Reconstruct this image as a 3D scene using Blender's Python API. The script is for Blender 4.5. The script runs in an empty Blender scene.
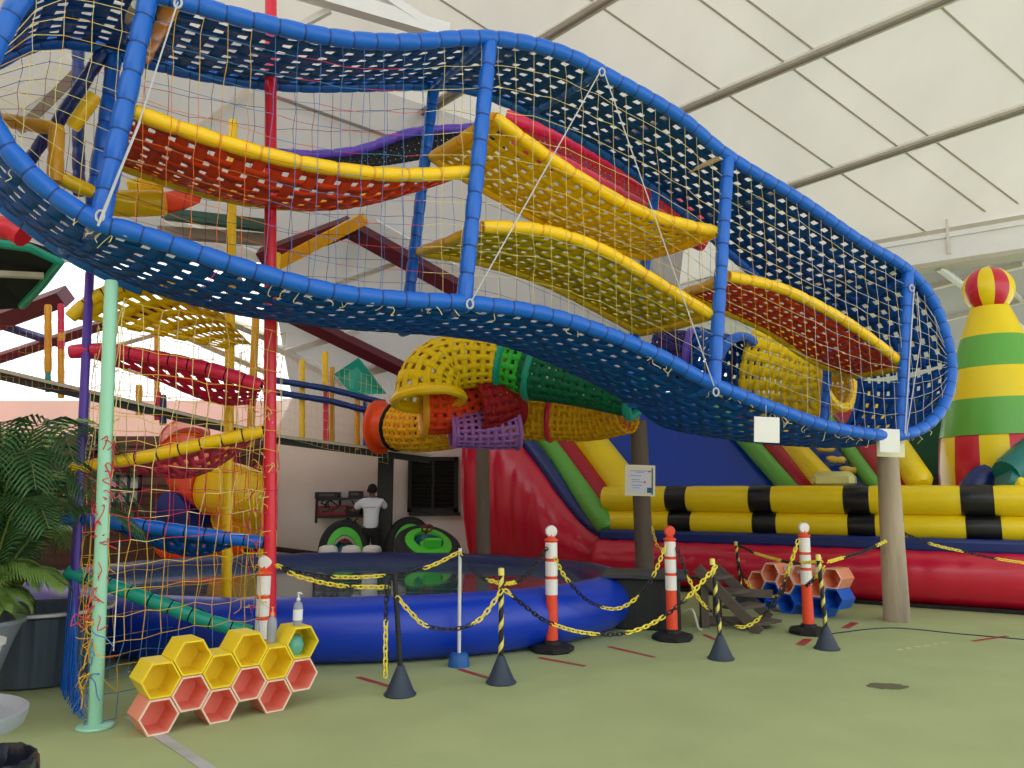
import bpy, bmesh, math, random
from mathutils import Vector, Matrix
random.seed(7)
SC = bpy.context.scene
COL = SC.collection
# ------------------------------------------------------------------ camera model
F = 770.0
HZ = 490.0
CH = 1.6
TH = math.atan((HZ - 384) / F)
cT, sT = math.cos(TH), math.sin(TH)
def V(*a): return Vector(a)
def ray(px, py):
    dx = (px - 512) / F; dz = (384 - py) / F
    return Vector((dx, cT - dz * sT, sT + dz * cT))
CAM = Vector((0, 0, CH))
def P(px, py, d):                       # the point at depth d (world y)
    r = ray(px, py); return CAM + r * (d / r.y)
def G(px, py, z=0.0):                   # the point at height z
    r = ray(px, py); return CAM + r * ((z - CH) / r.z)
def PL(px, py, o, n):                   # the point on the plane through o with normal n
    r = ray(px, py); return CAM + r * ((o - CAM).dot(n) / r.dot(n))

# ------------------------------------------------------------------ materials
def lin(c):
    c /= 255.0
    return c / 12.92 if c <= 0.04045 else ((c + 0.055) / 1.055) ** 2.4
def rgb(h):
    h = h.lstrip('#'); return tuple(lin(int(h[i:i+2], 16)) for i in (0, 2, 4)) + (1,)
MATS = {}
def mat(name, h, rough=0.5, var=0.12, scale=6.0, bump=0.0, metal=0.0, spec=0.5, trans=0.0, coat=0.0, bscale=None, dirt=None):
    if name in MATS: return MATS[name]
    m = bpy.data.materials.new(name); m.use_nodes = True
    nt = m.node_tree; N = nt.nodes; L = nt.links
    b = N['Principled BSDF']
    c = rgb(h)
    tc = N.new('ShaderNodeTexCoord'); nz = N.new('ShaderNodeTexNoise')
    nz.inputs['Scale'].default_value = scale; nz.inputs['Detail'].default_value = 4
    L.new(tc.outputs['Object'], nz.inputs['Vector'])
    mx = N.new('ShaderNodeMix'); mx.data_type = 'RGBA'
    mx.inputs[6].default_value = tuple(max(0, x * (1 - var)) for x in c[:3]) + (1,)
    mx.inputs[7].default_value = tuple(min(1, x * (1 + var)) for x in c[:3]) + (1,)
    L.new(nz.outputs['Fac'], mx.inputs[0])
    out = mx.outputs[2]
    if dirt:
        n2 = N.new('ShaderNodeTexNoise'); n2.inputs['Scale'].default_value = scale * 0.35; n2.inputs['Detail'].default_value = 6
        L.new(tc.outputs['Object'], n2.inputs['Vector'])
        rp = N.new('ShaderNodeValToRGB'); rp.color_ramp.elements[0].position = 0.5; rp.color_ramp.elements[1].position = 0.72
        L.new(n2.outputs['Fac'], rp.inputs['Fac'])
        m2 = N.new('ShaderNodeMix'); m2.data_type = 'RGBA'; L.new(rp.outputs['Color'], m2.inputs[0])
        L.new(out, m2.inputs[6]); m2.inputs[7].default_value = rgb(dirt); out = m2.outputs[2]
    L.new(out, b.inputs['Base Color'])
    b.inputs['Roughness'].default_value = rough
    b.inputs['Metallic'].default_value = metal
    b.inputs['Specular IOR Level'].default_value = spec
    b.inputs['Transmission Weight'].default_value = trans
    b.inputs['Coat Weight'].default_value = coat
    if bump:
        bp = N.new('ShaderNodeBump'); bp.inputs['Strength'].default_value = bump; bp.inputs['Distance'].default_value = 0.02
        if bscale:
            n3 = N.new('ShaderNodeTexNoise'); n3.inputs['Scale'].default_value = bscale; n3.inputs['Detail'].default_value = 3
            L.new(tc.outputs['Object'], n3.inputs['Vector']); L.new(n3.outputs['Fac'], bp.inputs['Height'])
        else: L.new(nz.outputs['Fac'], bp.inputs['Height'])
        L.new(bp.outputs['Normal'], b.inputs['Normal'])
    MATS[name] = m
    return m
def M(n): return MATS[n]
def vinyl(name, h): return mat(name, h, rough=0.32, var=0.06, scale=3, bump=0.12, bscale=9)
def strap(name, h): return mat(name, h, rough=0.6, var=0.14, scale=25, spec=0.25)

vinyl('foam_blue', '#0565d0'); vinyl('foam_yellow', '#ffcc05'); vinyl('foam_red', '#e0203a'); vinyl('foam_teal', '#15a08a')
vinyl('foam_orange', '#f29a1a'); vinyl('foam_crimson', '#dd2450'); vinyl('foam_purple', '#5a3bb0'); vinyl('foam_navy', '#123478')
vinyl('foam_amber', '#e8a418'); vinyl('foam_magenta', '#c8306a'); vinyl('foam_mint', '#9fdcc0')
strap('strap_blue', '#004ea0'); strap('strap_orange', '#f0481e'); strap('strap_yellow', '#f2cc0a'); strap('strap_crimson', '#d81c4a')
strap('strap_maroon', '#9a1a20'); strap('strap_purple', '#a870c0'); strap('strap_green', '#38c040'); strap('strap_darkgreen', '#0c6a48')
strap('strap_amber', '#f0b010'); strap('strap_black', '#0e1216'); strap('strap_indigo', '#2a1c5c')
mat('tie_dark', '#143c86', rough=0.6); mat('tie_pale', '#d8d4c0', rough=0.7)
for n_, h_ in dict(cord_yellow='#e8d890', cord_gold='#e8b83a', cord_red='#d83a50', cord_orange='#e87a3c', cord_blue='#4a86c8', cord_navy='#1c3a78',
                   cord_white='#e4e0d4', cord_maroon='#8a2030', cord_pink='#e0307a').items():
    mat(n_, h_, rough=0.8, var=0.15, scale=30)
mat('rope_grey', '#c8c8cc', rough=0.7)
mat('steel', '#b8bcc0', rough=0.35, metal=0.9)
mat('white_paint', '#e6e6e2', rough=0.5, var=0.05)
mat('black_plastic', '#20252c', rough=0.45)
mat('black_rubber', '#16181c', rough=0.7)

# ------------------------------------------------------------------ mesh builder
class MB:
    def __init__(s): s.v = []; s.f = []; s.mi = []
    def add(s, verts, faces, m=0):
        o = len(s.v); s.v.extend([tuple(x) for x in verts])
        for f in faces: s.f.append(tuple(i + o for i in f)); s.mi.append(m)
    def grid(s, rows, m=0, closed_u=False, closed_v=False):
        nr = len(rows); nc = len(rows[0]); o = len(s.v)
        for r in rows: s.v.extend([tuple(x) for x in r])
        for i in range(nr if closed_u else nr - 1):
            for j in range(nc if closed_v else nc - 1):
                a = o + i * nc + j; b = o + i * nc + (j + 1) % nc
                c = o + ((i + 1) % nr) * nc + (j + 1) % nc; d = o + ((i + 1) % nr) * nc + j
                s.f.append((a, b, c, d)); s.mi.append(m if not callable(m) else m(i, j))
        return o
    def tube(s, pts, r, n=10, m=0, closed=False, caps=True, squash=None):
        pts = [Vector(p) for p in pts]; k = len(pts)
        rs = r if isinstance(r, (list, tuple)) else [r] * k
        tg = []
        for i in range(k):
            a = pts[(i - 1) % k] if (closed or i > 0) else pts[i]
            b = pts[(i + 1) % k] if (closed or i < k - 1) else pts[i]
            t = (b - a)
            tg.append(t.normalized() if t.length > 1e-9 else (tg[-1] if tg else Vector((0, 0, 1))))
        up = Vector((0, 0, 1)) if abs(tg[0].z) < 0.9 else Vector((1, 0, 0))
        nrm = (up - tg[0] * up.dot(tg[0])).normalized()
        rows = []
        for i in range(k):
            nrm = (nrm - tg[i] * nrm.dot(tg[i]))
            if nrm.length < 1e-6: nrm = tg[i].orthogonal()
            nrm.normalize(); bn = tg[i].cross(nrm)
            rows.append([pts[i] + (nrm * math.cos(2 * math.pi * q / n) + bn * math.sin(2 * math.pi * q / n) * (squash or 1)) * rs[i] for q in range(n)])
        o = s.grid(rows, m, closed_u=closed, closed_v=True)
        if caps and not closed:
            mm = m if not callable(m) else m(0, 0)
            s.f.append(tuple(o + q for q in range(n))[::-1]); s.mi.append(mm)
            s.f.append(tuple(o + (k - 1) * n + q for q in range(n))); s.mi.append(mm if not callable(m) else m(k - 2, 0))
    def box(s, c, size, R=None, m=0, bev=0.0):
        c = Vector(c); hx, hy, hz = [q / 2 for q in size]
        R = R or Matrix.Identity(3)
        if bev <= 0:
            vs = [c + R @ Vector((x * hx, y * hy, z * hz)) for z in (-1, 1) for (x, y) in ((-1, -1), (1, -1), (1, 1), (-1, 1))]
            s.add(vs, [(3, 2, 1, 0), (4, 5, 6, 7), (0, 1, 5, 4), (1, 2, 6, 5), (2, 3, 7, 6), (3, 0, 4, 7)], m)
        else:
            def ring(ix, iy, z):
                b = bev; out = []
                for (sx, sy) in ((-1, -1), (1, -1), (1, 1), (-1, 1)):
                    p1 = Vector((sx * ix, sy * (iy - b), z)); p2 = Vector((sx * (ix - b), sy * iy, z))
                    out += [p1, p2] if sx * sy > 0 else [p2, p1]
                return [c + R @ q for q in out]
            b = bev
            rows = [ring(hx - b, hy - b, -hz), ring(hx, hy, -hz + b), ring(hx, hy, hz - b), ring(hx - b, hy - b, hz)]
            o = s.grid(rows, m, closed_v=True)
            s.f.append(tuple(o + q for q in range(8))[::-1]); s.mi.append(m)
            s.f.append(tuple(o + 24 + q for q in range(8))); s.mi.append(m)
    def bar(s, a, b, w, h, m=0, up=None):
        a = Vector(a); b = Vector(b); t = (b - a); L = t.length; t.normalize()
        up = up or (Vector((0, 0, 1)) if abs(t.z) < 0.95 else Vector((0, 1, 0)))
        x = t.cross(up).normalized(); z = x.cross(t)
        R = Matrix((x, t, z)).transposed()
        s.box((a + b) / 2, (w, L, h), R, m)
    def lathe(s, prof, c=(0, 0, 0), n=24, m=0, R=None, cap0=True, cap1=True):
        c = Vector(c); R = R or Matrix.Identity(3)
        rows = [[c + R @ Vector((r * math.cos(2 * math.pi * q / n), r * math.sin(2 * math.pi * q / n), z)) for q in range(n)] for (r, z) in prof]
        o = s.grid(rows, m, closed_v=True)
        k = len(prof)
        if cap0 and prof[0][0] > 1e-5: s.f.append(tuple(o + q for q in range(n))[::-1]); s.mi.append(m if not callable(m) else m(0, 0))
        if cap1 and prof[-1][0] > 1e-5: s.f.append(tuple(o + (k - 1) * n + q for q in range(n))); s.mi.append(m if not callable(m) else m(k - 2, 0))
    def build(s, name, mats, parent=None, smooth=True, solid=0.0, bevel=0.0, origin=None):
        if not isinstance(mats, (list, tuple)): mats = [mats]
        off = Vector((0, 0, 0))
        if parent is not None:
            off = Vector(parent['_o']) if '_o' in parent else Vector((0, 0, 0))
        elif origin is not None: off = Vector(origin)
        me = bpy.data.meshes.new(name)
        vs = [(x - off.x, y - off.y, z - off.z) for (x, y, z) in s.v] if off.length > 0 else s.v
        me.from_pydata(vs, [], s.f)
        for q in mats: me.materials.append(MATS[q] if isinstance(q, str) else q)
        if len(mats) > 1: me.polygons.foreach_set('material_index', s.mi)
        if smooth:
            me.polygons.foreach_set('use_smooth', [True] * len(me.polygons))
            try: me.set_sharp_from_angle(angle=math.radians(42))
            except Exception: pass
        me.update()
        o = bpy.data.objects.new(name, me); COL.objects.link(o)
        if parent is not None:
            o.parent = parent
            o['_o'] = tuple(off)
        else: o.location = off; o['_o'] = tuple(off)
        if solid:
            md = o.modifiers.new('thick', 'SOLIDIFY'); md.thickness = solid; md.offset = 0
        if bevel:
            md = o.modifiers.new('bevel', 'BEVEL'); md.width = bevel; md.segments = 2; md.limit_method = 'ANGLE'
        return o
ALL = []
def tag(o, label, cat, group=None, kind=None):
    if label: o['label'] = label
    if cat: o['category'] = cat
    if group: o['group'] = group
    if kind: o['kind'] = kind
    return o
def thing(name, label, cat, loc=(0, 0, 0), group=None):
    o = bpy.data.objects.new(name, None); COL.objects.link(o); o.location = loc; o['_o'] = tuple(loc)
    o.empty_display_size = 0.1
    return tag(o, label, cat, group)
def copy_tree(o, loc=None, rz=None, label=None, parent=None, group=None):
    c = o.copy(); COL.objects.link(c)
    if parent is not None: c.parent = parent
    if loc is not None: c.location = loc
    if rz is not None: c.rotation_euler = (0, 0, rz)
    if label: c['label'] = label
    if group: c['group'] = group
    for ch in [q for q in bpy.data.objects if q.parent == o]: copy_tree(ch, parent=c)
    return c
# ------------------------------------------------------------------ curves
def spline(pts, n=8, closed=False):
    pts = [Vector(p) for p in pts]; k = len(pts); out = []
    for i in range(k if closed else k - 1):
        if closed: a, b, c, d = pts[i - 1], pts[i], pts[(i + 1) % k], pts[(i + 2) % k]
        else: a, b, c, d = pts[max(i - 1, 0)], pts[i], pts[i + 1], pts[min(i + 2, k - 1)]
        for q in range(n):
            t = q / n; t2 = t * t; t3 = t2 * t
            out.append(0.5 * ((2 * b) + (c - a) * t + (2 * a - 5 * b + 4 * c - d) * t2 + (3 * b - a - 3 * c + d) * t3))
    if not closed: out.append(pts[-1].copy())
    return out
class Path:
    def __init__(s, pts):
        s.p = [Vector(q) for q in pts]; s.c = [0.0]
        for i in range(1, len(s.p)): s.c.append(s.c[-1] + (s.p[i] - s.p[i - 1]).length)
        s.L = s.c[-1]
    def at(s, d):
        d = min(max(d, 0), s.L); lo, hi = 0, len(s.c) - 1
        while hi - lo > 1:
            m = (lo + hi) // 2
            if s.c[m] <= d: lo = m
            else: hi = m
        w = (d - s.c[lo]) / max(1e-9, s.c[hi] - s.c[lo])
        return s.p[lo].lerp(s.p[hi], w)
    def u(s, t): return s.at(t * s.L)
def foam(mb, pts, r, pitch=0.2, n=10, closed=False, m=0, tie=None, phase=0.0):
    """padded tube: slight bulge between ties, pinched at each tie"""
    pth = Path(list(pts) + ([pts[0]] if closed else []))
    k = max(1, round(pth.L / pitch)); pt = pth.L / k
    ds, rs, tm = [], [], []
    for i in range(k):
        for (f, q) in ((0.035, 0.91), (0.10, 0.985), (0.30, 1.02), (0.5, 1.03), (0.70, 1.02), (0.90, 0.985), (0.965, 0.91)):
            ds.append((i + f) * pt); rs.append(r * q)
    if not closed:
        ds = [0.0] + ds + [pth.L]; rs = [r * 0.9] + rs + [r * 0.9]
    P_ = [pth.at(d) for d in ds]
    off = 0 if closed else 1
    def mm(i, j):
        if tie is None: return m
        return tie if (i - off) % 7 == 6 else m
    mb.tube(P_, rs, n=n, m=mm if tie is not None else m, closed=closed)
def weave(mb, S, nu, nv, fu=0.6, fv=0.6, h=0.006, m=0, edge=True):
    def nrm(u, v):
        e = 1e-3
        a = S(min(u + e, 1), v) - S(max(u - e, 0), v); b = S(u, min(v + e, 1)) - S(u, max(v - e, 0))
        c = a.cross(b)
        return c.normalized() if c.length > 1e-12 else Vector((0, 0, 1))
    us = [(i + 0.5) / nu for i in range(nu)]; vs = [(j + 0.5) / nv for j in range(nv)]
    N = [[nrm(u, v) for v in vs] for u in us]
    a = fu / 2 / nu; b = fv / 2 / nv
    for i, u in enumerate(us):
        rows = [[S(u - a, 0), S(u + a, 0)]]
        for j, v in enumerate(vs):
            o = N[i][j] * (h if (i + j) % 2 else -h)
            rows.append([S(u - a, v) + o, S(u + a, v) + o])
        rows.append([S(u - a, 1), S(u + a, 1)]); mb.grid(rows, m)
    for j, v in enumerate(vs):
        rows = [[S(0, v - b), S(0, v + b)]]
        for i, u in enumerate(us):
            o = N[i][j] * (-h if (i + j) % 2 else h)
            rows.append([S(u, v - b) + o, S(u, v + b) + o])
        rows.append([S(1, v - b), S(1, v + b)]); mb.grid(rows, m)
def net(mb, S, nu, nv, r=0.003, jit=0.008, mf=None, skip_edges=False, seed=1, sub=1):
    """knotted cord net: nu cords along v, nv cords along u"""
    rnd = random.Random(seed)
    g = [[S(i / nu, j / nv) + Vector((rnd.uniform(-jit, jit), rnd.uniform(-jit, jit) * .5, rnd.uniform(-jit, jit))) for j in range(nv + 1)] for i in range(nu + 1)]
    def seg(a, b, mi):
        t = (b - a)
        if t.length < 1e-6: return
        t.normalize(); x = t.orthogonal().normalized(); y = t.cross(x)
        vs = []
        for p in (a, b):
            for q in range(3):
                an = q * 2.0944; vs.append(p + (x * math.cos(an) + y * math.sin(an)) * r)
        mb.add(vs, [(0, 1, 4, 3), (1, 2, 5, 4), (2, 0, 3, 5)], mi)
    for i in range(nu + 1):
        for j in range(nv + 1):
            c1 = mf(i / nu, (j + .5) / nv, 0, rnd) if mf else 0
            c2 = mf((i + .5) / nu, j / nv, 1, rnd) if mf else 0
            if j < nv and not (skip_edges and i in (0, nu)): seg(g[i][j], g[i][j + 1], c1)
            if i < nu and not (skip_edges and j in (0, nv)): seg(g[i][j], g[i + 1][j], c2)
# ================================================================== camera, world, lights
cd = bpy.data.cameras.new('camera'); cam = bpy.data.objects.new('camera', cd); COL.objects.link(cam)
cam.location = CAM; cam.rotation_euler = (math.pi / 2 + TH, 0, 0)
cd.sensor_fit = 'HORIZONTAL'; cd.sensor_width = 36; cd.lens = F * 36 / 1024; cd.clip_end = 200
SC.camera = cam
W = bpy.data.worlds.new('world'); SC.world = W; W.use_nodes = True
bg = W.node_tree.nodes['Background']; bg.inputs['Color'].default_value = (0.93, 0.96, 1.0, 1); bg.inputs['Strength'].default_value = 1.7
sd = bpy.data.lights.new('sun', 'SUN'); sd.energy = 2.7; sd.angle = math.radians(3); sd.color = (1, 0.97, 0.9)
so = bpy.data.objects.new('sun', sd); COL.objects.link(so); so.rotation_euler = (math.radians(20), math.radians(14), 0)
SC.view_settings.view_transform = 'Standard'; SC.view_settings.look = 'None'; SC.view_settings.gamma = 1
SC.view_settings.use_curve_mapping = False; SC.view_settings.exposure = 0.08
SC.cycles.use_denoising = True
SC.cycles.max_bounces = 8; SC.cycles.diffuse_bounces = 5

# ================================================================== floor
def floor_mat():
    m = mat('green_carpet', '#abb884', rough=0.95, var=0.17, scale=1.3, bump=0.35, bscale=260)
    return m
def struct(o, kind='structure'): o['kind'] = kind; return o
floor_mat()
nt = MATS['green_carpet'].node_tree
b = MB(); b.grid([[V(-16, -9, 0), V(16, -9, 0)], [V(-16, 24, 0), V(16, 24, 0)]])
struct(b.build('floor', 'green_carpet', smooth=False))

# ================================================================== ceiling (white translucent membrane on slim rafters)
def membrane(name, h, tr):
    m = bpy.data.materials.new(name); m.use_nodes = True
    N = m.node_tree.nodes; L = m.node_tree.links; N.clear()
    o = N.new('ShaderNodeOutputMaterial'); d = N.new('ShaderNodeBsdfDiffuse'); t = N.new('ShaderNodeBsdfTranslucent'); mx = N.new('ShaderNodeMixShader')
    tc = N.new('ShaderNodeTexCoord'); mp = N.new('ShaderNodeMapping'); nz = N.new('ShaderNodeTexNoise'); cr = N.new('ShaderNodeMix'); cr.data_type = 'RGBA'
    mp.inputs['Scale'].default_value = (0.35, 0.12, 0.35); nz.inputs['Scale'].default_value = 2.2; nz.inputs['Detail'].default_value = 5
    L.new(tc.outputs['Object'], mp.inputs['Vector']); L.new(mp.outputs['Vector'], nz.inputs['Vector']); L.new(nz.outputs['Fac'], cr.inputs[0])
    c = rgb(h); cr.inputs[6].default_value = tuple(x * 0.74 for x in c[:3]) + (1,); cr.inputs[7].default_value = tuple(min(1, x * 1.08) for x in c[:3]) + (1,)
    L.new(cr.outputs[2], d.inputs['Color']); L.new(cr.outputs[2], t.inputs['Color'])
    mx.inputs[0].default_value = tr; L.new(d.outputs[0], mx.inputs[1]); L.new(t.outputs[0], mx.inputs[2]); L.new(mx.outputs[0], o.inputs['Surface'])
    MATS[name] = m
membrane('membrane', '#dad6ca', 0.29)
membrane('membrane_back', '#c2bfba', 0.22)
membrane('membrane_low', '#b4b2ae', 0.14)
mat('rafter_grey', '#d8d3c8', rough=0.5, var=0.2, scale=4)
mat('rafter_dark', '#8a8076', rough=0.6, var=0.2, scale=4)
mat('seam_grey', '#b9b3a6', rough=0.8)
mat('steel_maroon', '#5c1424', rough=0.5)
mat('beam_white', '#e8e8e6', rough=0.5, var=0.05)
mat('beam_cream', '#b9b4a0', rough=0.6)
CN = Vector((0.16, 0.344, 0.925)).normalized(); CC = 11.4
CO = Vector((0, 0, CC / 0.925))
def CZ(x, y): return (CC - 0.16 * x - 0.344 * y) / 0.925
def CP(px, py): return PL(px, py, CO, CN)
WB = 16.0                                            # depth of the back wall
EZ = 3.5                                             # its height
SL = 1.2
def BZ(y): return EZ + (WB - y) * SL
def foldy(x): return (CC / 0.925 - EZ - WB * SL - 0.16 / 0.925 * x) / (0.344 / 0.925 - SL)
e0, e1 = CP(820, 254), CP(1060, 196)
g0, g1 = CP(820, 268), CP(1060, 210)                 # eave beam line on the right
dirE = (e1 - e0).normalized()
b = MB()
eA = g0 - dirE * 4.0; eB = g1 + dirE * 6
xs = [-14, -9, -4.6, 0]
rows = []
front = [V(x, -3.0, CZ(x, -3.0)) for x in xs] + [V(eA.x, -3.0, CZ(eA.x, -3.0)), V(16, -3.0, CZ(16, -3.0))]
back = [V(x, foldy(x), CZ(x, foldy(x))) for x in xs] + [eA, eB]
back[-1] = V(eB.x, eB.y, CZ(eB.x, eB.y))
b.grid([front, back])
struct(b.build('ceiling', 'membrane', smooth=False))
b = MB()
b.grid([[V(-4.6, foldy(-4.6), CZ(-4.6, foldy(-4.6))), V(3.2, foldy(3.2), CZ(3.2, foldy(3.2)))], [V(-4.6, WB, EZ), V(3.2, WB, EZ)]])
yk = 14.05
b.grid([[V(-14, foldy(-14), CZ(-14, foldy(-14))), V(-4.6, foldy(-4.6), CZ(-4.6, foldy(-4.6)))], [V(-14, yk, BZ(yk)), V(-4.6, yk, BZ(yk))]])
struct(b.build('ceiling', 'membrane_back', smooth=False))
# gable closing the step between the two roofs, and the low lean-to roof beyond the eave beam
b = MB()
b.grid([[V(3.2, foldy(3.2), CZ(3.2, foldy(3.2))), eA], [V(3.2, WB, EZ), V(eA.x, eA.y, 4.2)]])
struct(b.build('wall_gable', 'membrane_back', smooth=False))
b = MB()
lo = Vector((0.63, 0.77, 0)) * 9
zb = e0.z - 0.45
l0, l1 = e0 - dirE * 4, e1 + dirE * 6
b.grid([[V(l0.x, l0.y, zb), V(l1.x, l1.y, zb)], [V(l0.x + lo.x, l0.y + lo.y, zb - 1.7), V(l1.x + lo.x, l1.y + lo.y, zb - 1.7)]])
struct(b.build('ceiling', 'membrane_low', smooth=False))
lowN = (Vector((l1.x - l0.x, l1.y - l0.y, 0)).cross(Vector((lo.x, lo.y, -1.7)))).normalized()
lowO = V(l0.x, l0.y, zb)
# eave beam: white fascia with cream soffit
b = MB(); up = Vector((0, 0, 1))
bt = (e0 - dirE * 4.0); be = (e1 + dirE * 4.0)
nb = Vector((-dirE.y, dirE.x, 0)).normalized()
if nb.y > 0: nb = -nb
def beamseg(mb, z0, z1, th, off, m=0):
    a = V(bt.x, bt.y, 0) + nb * off; c = V(be.x, be.y, 0) + nb * off
    zt = e0.z
    mb.bar(V(a.x, a.y, zt + (z0 + z1) / 2), V(c.x, c.y, zt + (z0 + z1) / 2), th, z1 - z0, m, up=up)
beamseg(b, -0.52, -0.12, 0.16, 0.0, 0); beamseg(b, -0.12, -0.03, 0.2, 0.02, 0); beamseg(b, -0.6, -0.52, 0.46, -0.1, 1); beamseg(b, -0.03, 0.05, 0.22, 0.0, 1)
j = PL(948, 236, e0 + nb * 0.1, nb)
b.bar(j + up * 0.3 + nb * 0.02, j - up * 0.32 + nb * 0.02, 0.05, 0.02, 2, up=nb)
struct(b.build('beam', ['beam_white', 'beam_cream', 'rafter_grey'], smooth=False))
# rafters on the main roof (screen lines A, B, D ...) carried just under the membrane
def on_roof(p, drop=0.06): return p - CN * drop
def rafter(mb, p0, p1, ext0, ext1):
    a, c = CP(*p0), CP(*p1); d = (c - a).normalized(); a = a - d * ext0; c = c + d * ext1
    mb.bar(on_roof(a, .07), on_roof(c, .07), 0.045, 0.05, 1, up=CN)
    mb.bar(on_roof(a, .03), on_roof(c, .03), 0.17, 0.05, 0, up=CN)
RAF = [((680, 110), (940, 0), 3.0, 4), ((775, 190), (1024, 107), 2.0, 3), ((540, 40), (605, 0), 5, 3), ((380, 140), (470, 80), 0.6, 1)]
for k in RAF:
    b = MB(); rafter(b, *k); struct(b.build('beam', ['rafter_grey', 'rafter_dark'], smooth=False))
# sewn seams of the membrane
b = MB()
for (p0, p1) in [((520, -50), (925, 231)), ((650, -38), (985, 211)), ((715, -25), (1018, 203)), ((880, -48), (1050, 104)), ((380, -40), (520, 50)), ((1000, -60), (1080, 12))]:
    a, c = CP(*p0), CP(*p1); b.bar(on_roof(a, .012), on_roof(c, .012), 0.03, 0.016, 0, up=CN)
o = struct(b.build('trim_1', 'seam_grey', smooth=False)); o['label'] = 'sewn seams of the white roof membrane'
# low roof purlins
def LP(px, py): return PL(px, py, lowO, lowN)
for (p0, p1, w) in [((905, 292), (1024, 262), .16), ((940, 318), (1060, 290), .1), ((985, 262), (1024, 300), .05)]:
    b = MB(); b.bar(LP(*p0) - lowN * .05 * (1 if lowN.z > 0 else -1), LP(*p1) - lowN * .05 * (1 if lowN.z > 0 else -1), w, .08, 0); struct(b.build('beam', 'rafter_grey', smooth=False))
b = MB(); b.tube([LP(938, 262) - up * .1, LP(1030, 330) - up * .1], .07, 8); struct(b.build('beam', 'beam_white'))
# rafters of the rear roof: maroon trusses, white purlins
BN = Vector((0, SL, 1)).normalized(); BO = V(0, WB, EZ)
def BP(px, py, drop=0.08): return PL(px, py, BO - BN * drop, BN)
def rear(p0, p1, w, h, m, drop=0.12):
    def q(p):
        a = BP(*p, drop); c = PL(p[0], p[1], CO - CN * drop, CN); return a if a.y < c.y else c
    b = MB(); b.bar(q(p0), q(p1), w, h, 0, up=BN); return struct(b.build('beam', m, smooth=False))
rear((270, 305), (412, 374), .22, .26, 'steel_maroon', .25)
rear((262, 258), (350, 226), .30, .30, 'steel_maroon', .35)
rear((345, 226), (460, 290), .26, .3, 'steel_maroon', .35)
rear((275, 265), (365, 218), .2, .12, 'foam_amber', .6)
rear((375, 222), (470, 275), .10, .08, 'beam_white', .15)
rear((285, 352), (360, 330), .12, .08, 'beam_white', .1)
rear((272, 345), (385, 405), .12, .1, 'beam_white', .1)
rear((360, 374), (400, 362), .18, .12, 'beam_white', .1)
rear((320, 290), (400, 262), .08, .05, 'rafter_grey', .1)
rear((160, 215), (268, 260), .14, .1, 'beam_white', .2)
rear((150, 165), (250, 90), .1, .08, 'rafter_grey', .1)
rear((270, 95), (440, 155), .05, .04, 'rafter_dark', .1)
rear((0, 112), (75, 62), .3, .18, 'beam_white', .2)
rear((20, 130), (80, 70), .14, .12, 'rafter_dark', .5)
rear((0, 320), (66, 296), .30, .34, 'steel_maroon', .5)
rear((0, 358), (240, 280), .16, .2, 'steel_maroon', .5)
rear((0, 325), (64, 345), .12, .1, 'foam_navy', .5)
rear((180, 300), (268, 338), .12, .12, 'beam_cream', .3)
rear((150, 320), (268, 372), .12, .1, 'rafter_grey', .3)
rear((100, 350), (240, 310), .08, .08, 'rafter_grey', .3)
# white truss over the front of the hall, top of the picture
b = MB(); b.bar(P(250, -25, 8.6), P(448, 33, 9.4), .16, .2, 0); b.bar(P(330, -40, 8.8), P(430, 26, 9.3), .1, .12, 0)
b.bar(P(235, 60, 9.0), P(330, 10, 9.0), .06, .08, 1); struct(b.build('beam', ['beam_white', 'rafter_grey'], smooth=False))
# dark canopy at the far left
b = MB()
q = [P(-40, 232, 8.0), P(62, 262, 8.6), P(25, 308, 9.6), P(-40, 312, 9.2)]
b.add(q + [x + V(0, 0, .12) for x in q], [(0, 1, 2, 3), (7, 6, 5, 4), (0, 4, 5, 1), (1, 5, 6, 2), (2, 6, 7, 3), (3, 7, 4, 0)], 0)
b.tube([P(-40, 238, 7.95), P(30, 248, 8.3), P(60, 262, 8.55), P(42, 285, 9.0), P(22, 306, 9.5)], .05, 8, 1)
b.bar(P(-40, 272, 8.4), P(44, 276, 8.8), .1, .06, 2)
mat('canopy_black', '#15181c', rough=.8)
tag(b.build('dark_canopy', ['canopy_black', 'foam_teal', 'rafter_grey'], smooth=False), 'black canopy panel with teal padded edge under the blue wave bridge, far left', 'canopy')
b = MB(); b.tube([P(-30, 222, 7.4), P(12, 229, 7.5), P(24, 236, 7.5)], .12, 10)
tag(b.build('padded_bar', 'foam_red'), 'short red padded bar end under the left end of the blue bridge', 'padded bar')

# ================================================================== back walls
def wall_mat():
    m = mat('plaster_beige', '#f2e6e0', rough=.9, var=.04, scale=1.5, dirt='#e6d6cd'); return m
wall_mat(); mat('plaster_pink', '#efc8bd', rough=.9, var=.06, scale=1.2)
mat('wood_brown', '#4e3029', rough=.7, var=.25, scale=8)
b = MB(); b.box((-.75, WB + .1, EZ / 2), (8.1, .2, EZ), m=0)
struct(b.build('wall_back', 'plaster_beige', smooth=False))
b = MB(); b.box((-9.4, WB + .1, EZ / 2 + 0), (9.2, .2, EZ - .1), m=0)
b.box((-8.6, WB - .06, 1.35), (7.2, .12, 2.7), m=1)
for z in [k * .2 + .1 for k in range(13)]: b.box((-8.6, WB - .125, z), (7.2, .02, .015), m=2)
mat('wood_dark', '#3a2622', rough=.8)
struct(b.build('wall_left', ['plaster_pink', 'wood_brown', 'wood_dark'], smooth=False))
b = MB(); b.box((-11.6, 4, 4.5), (.3, 24.4, 9), m=0); struct(b.build('wall_side_blocker', 'plaster_pink', smooth=False))  # out of view, added to block sky light from the left
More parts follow.
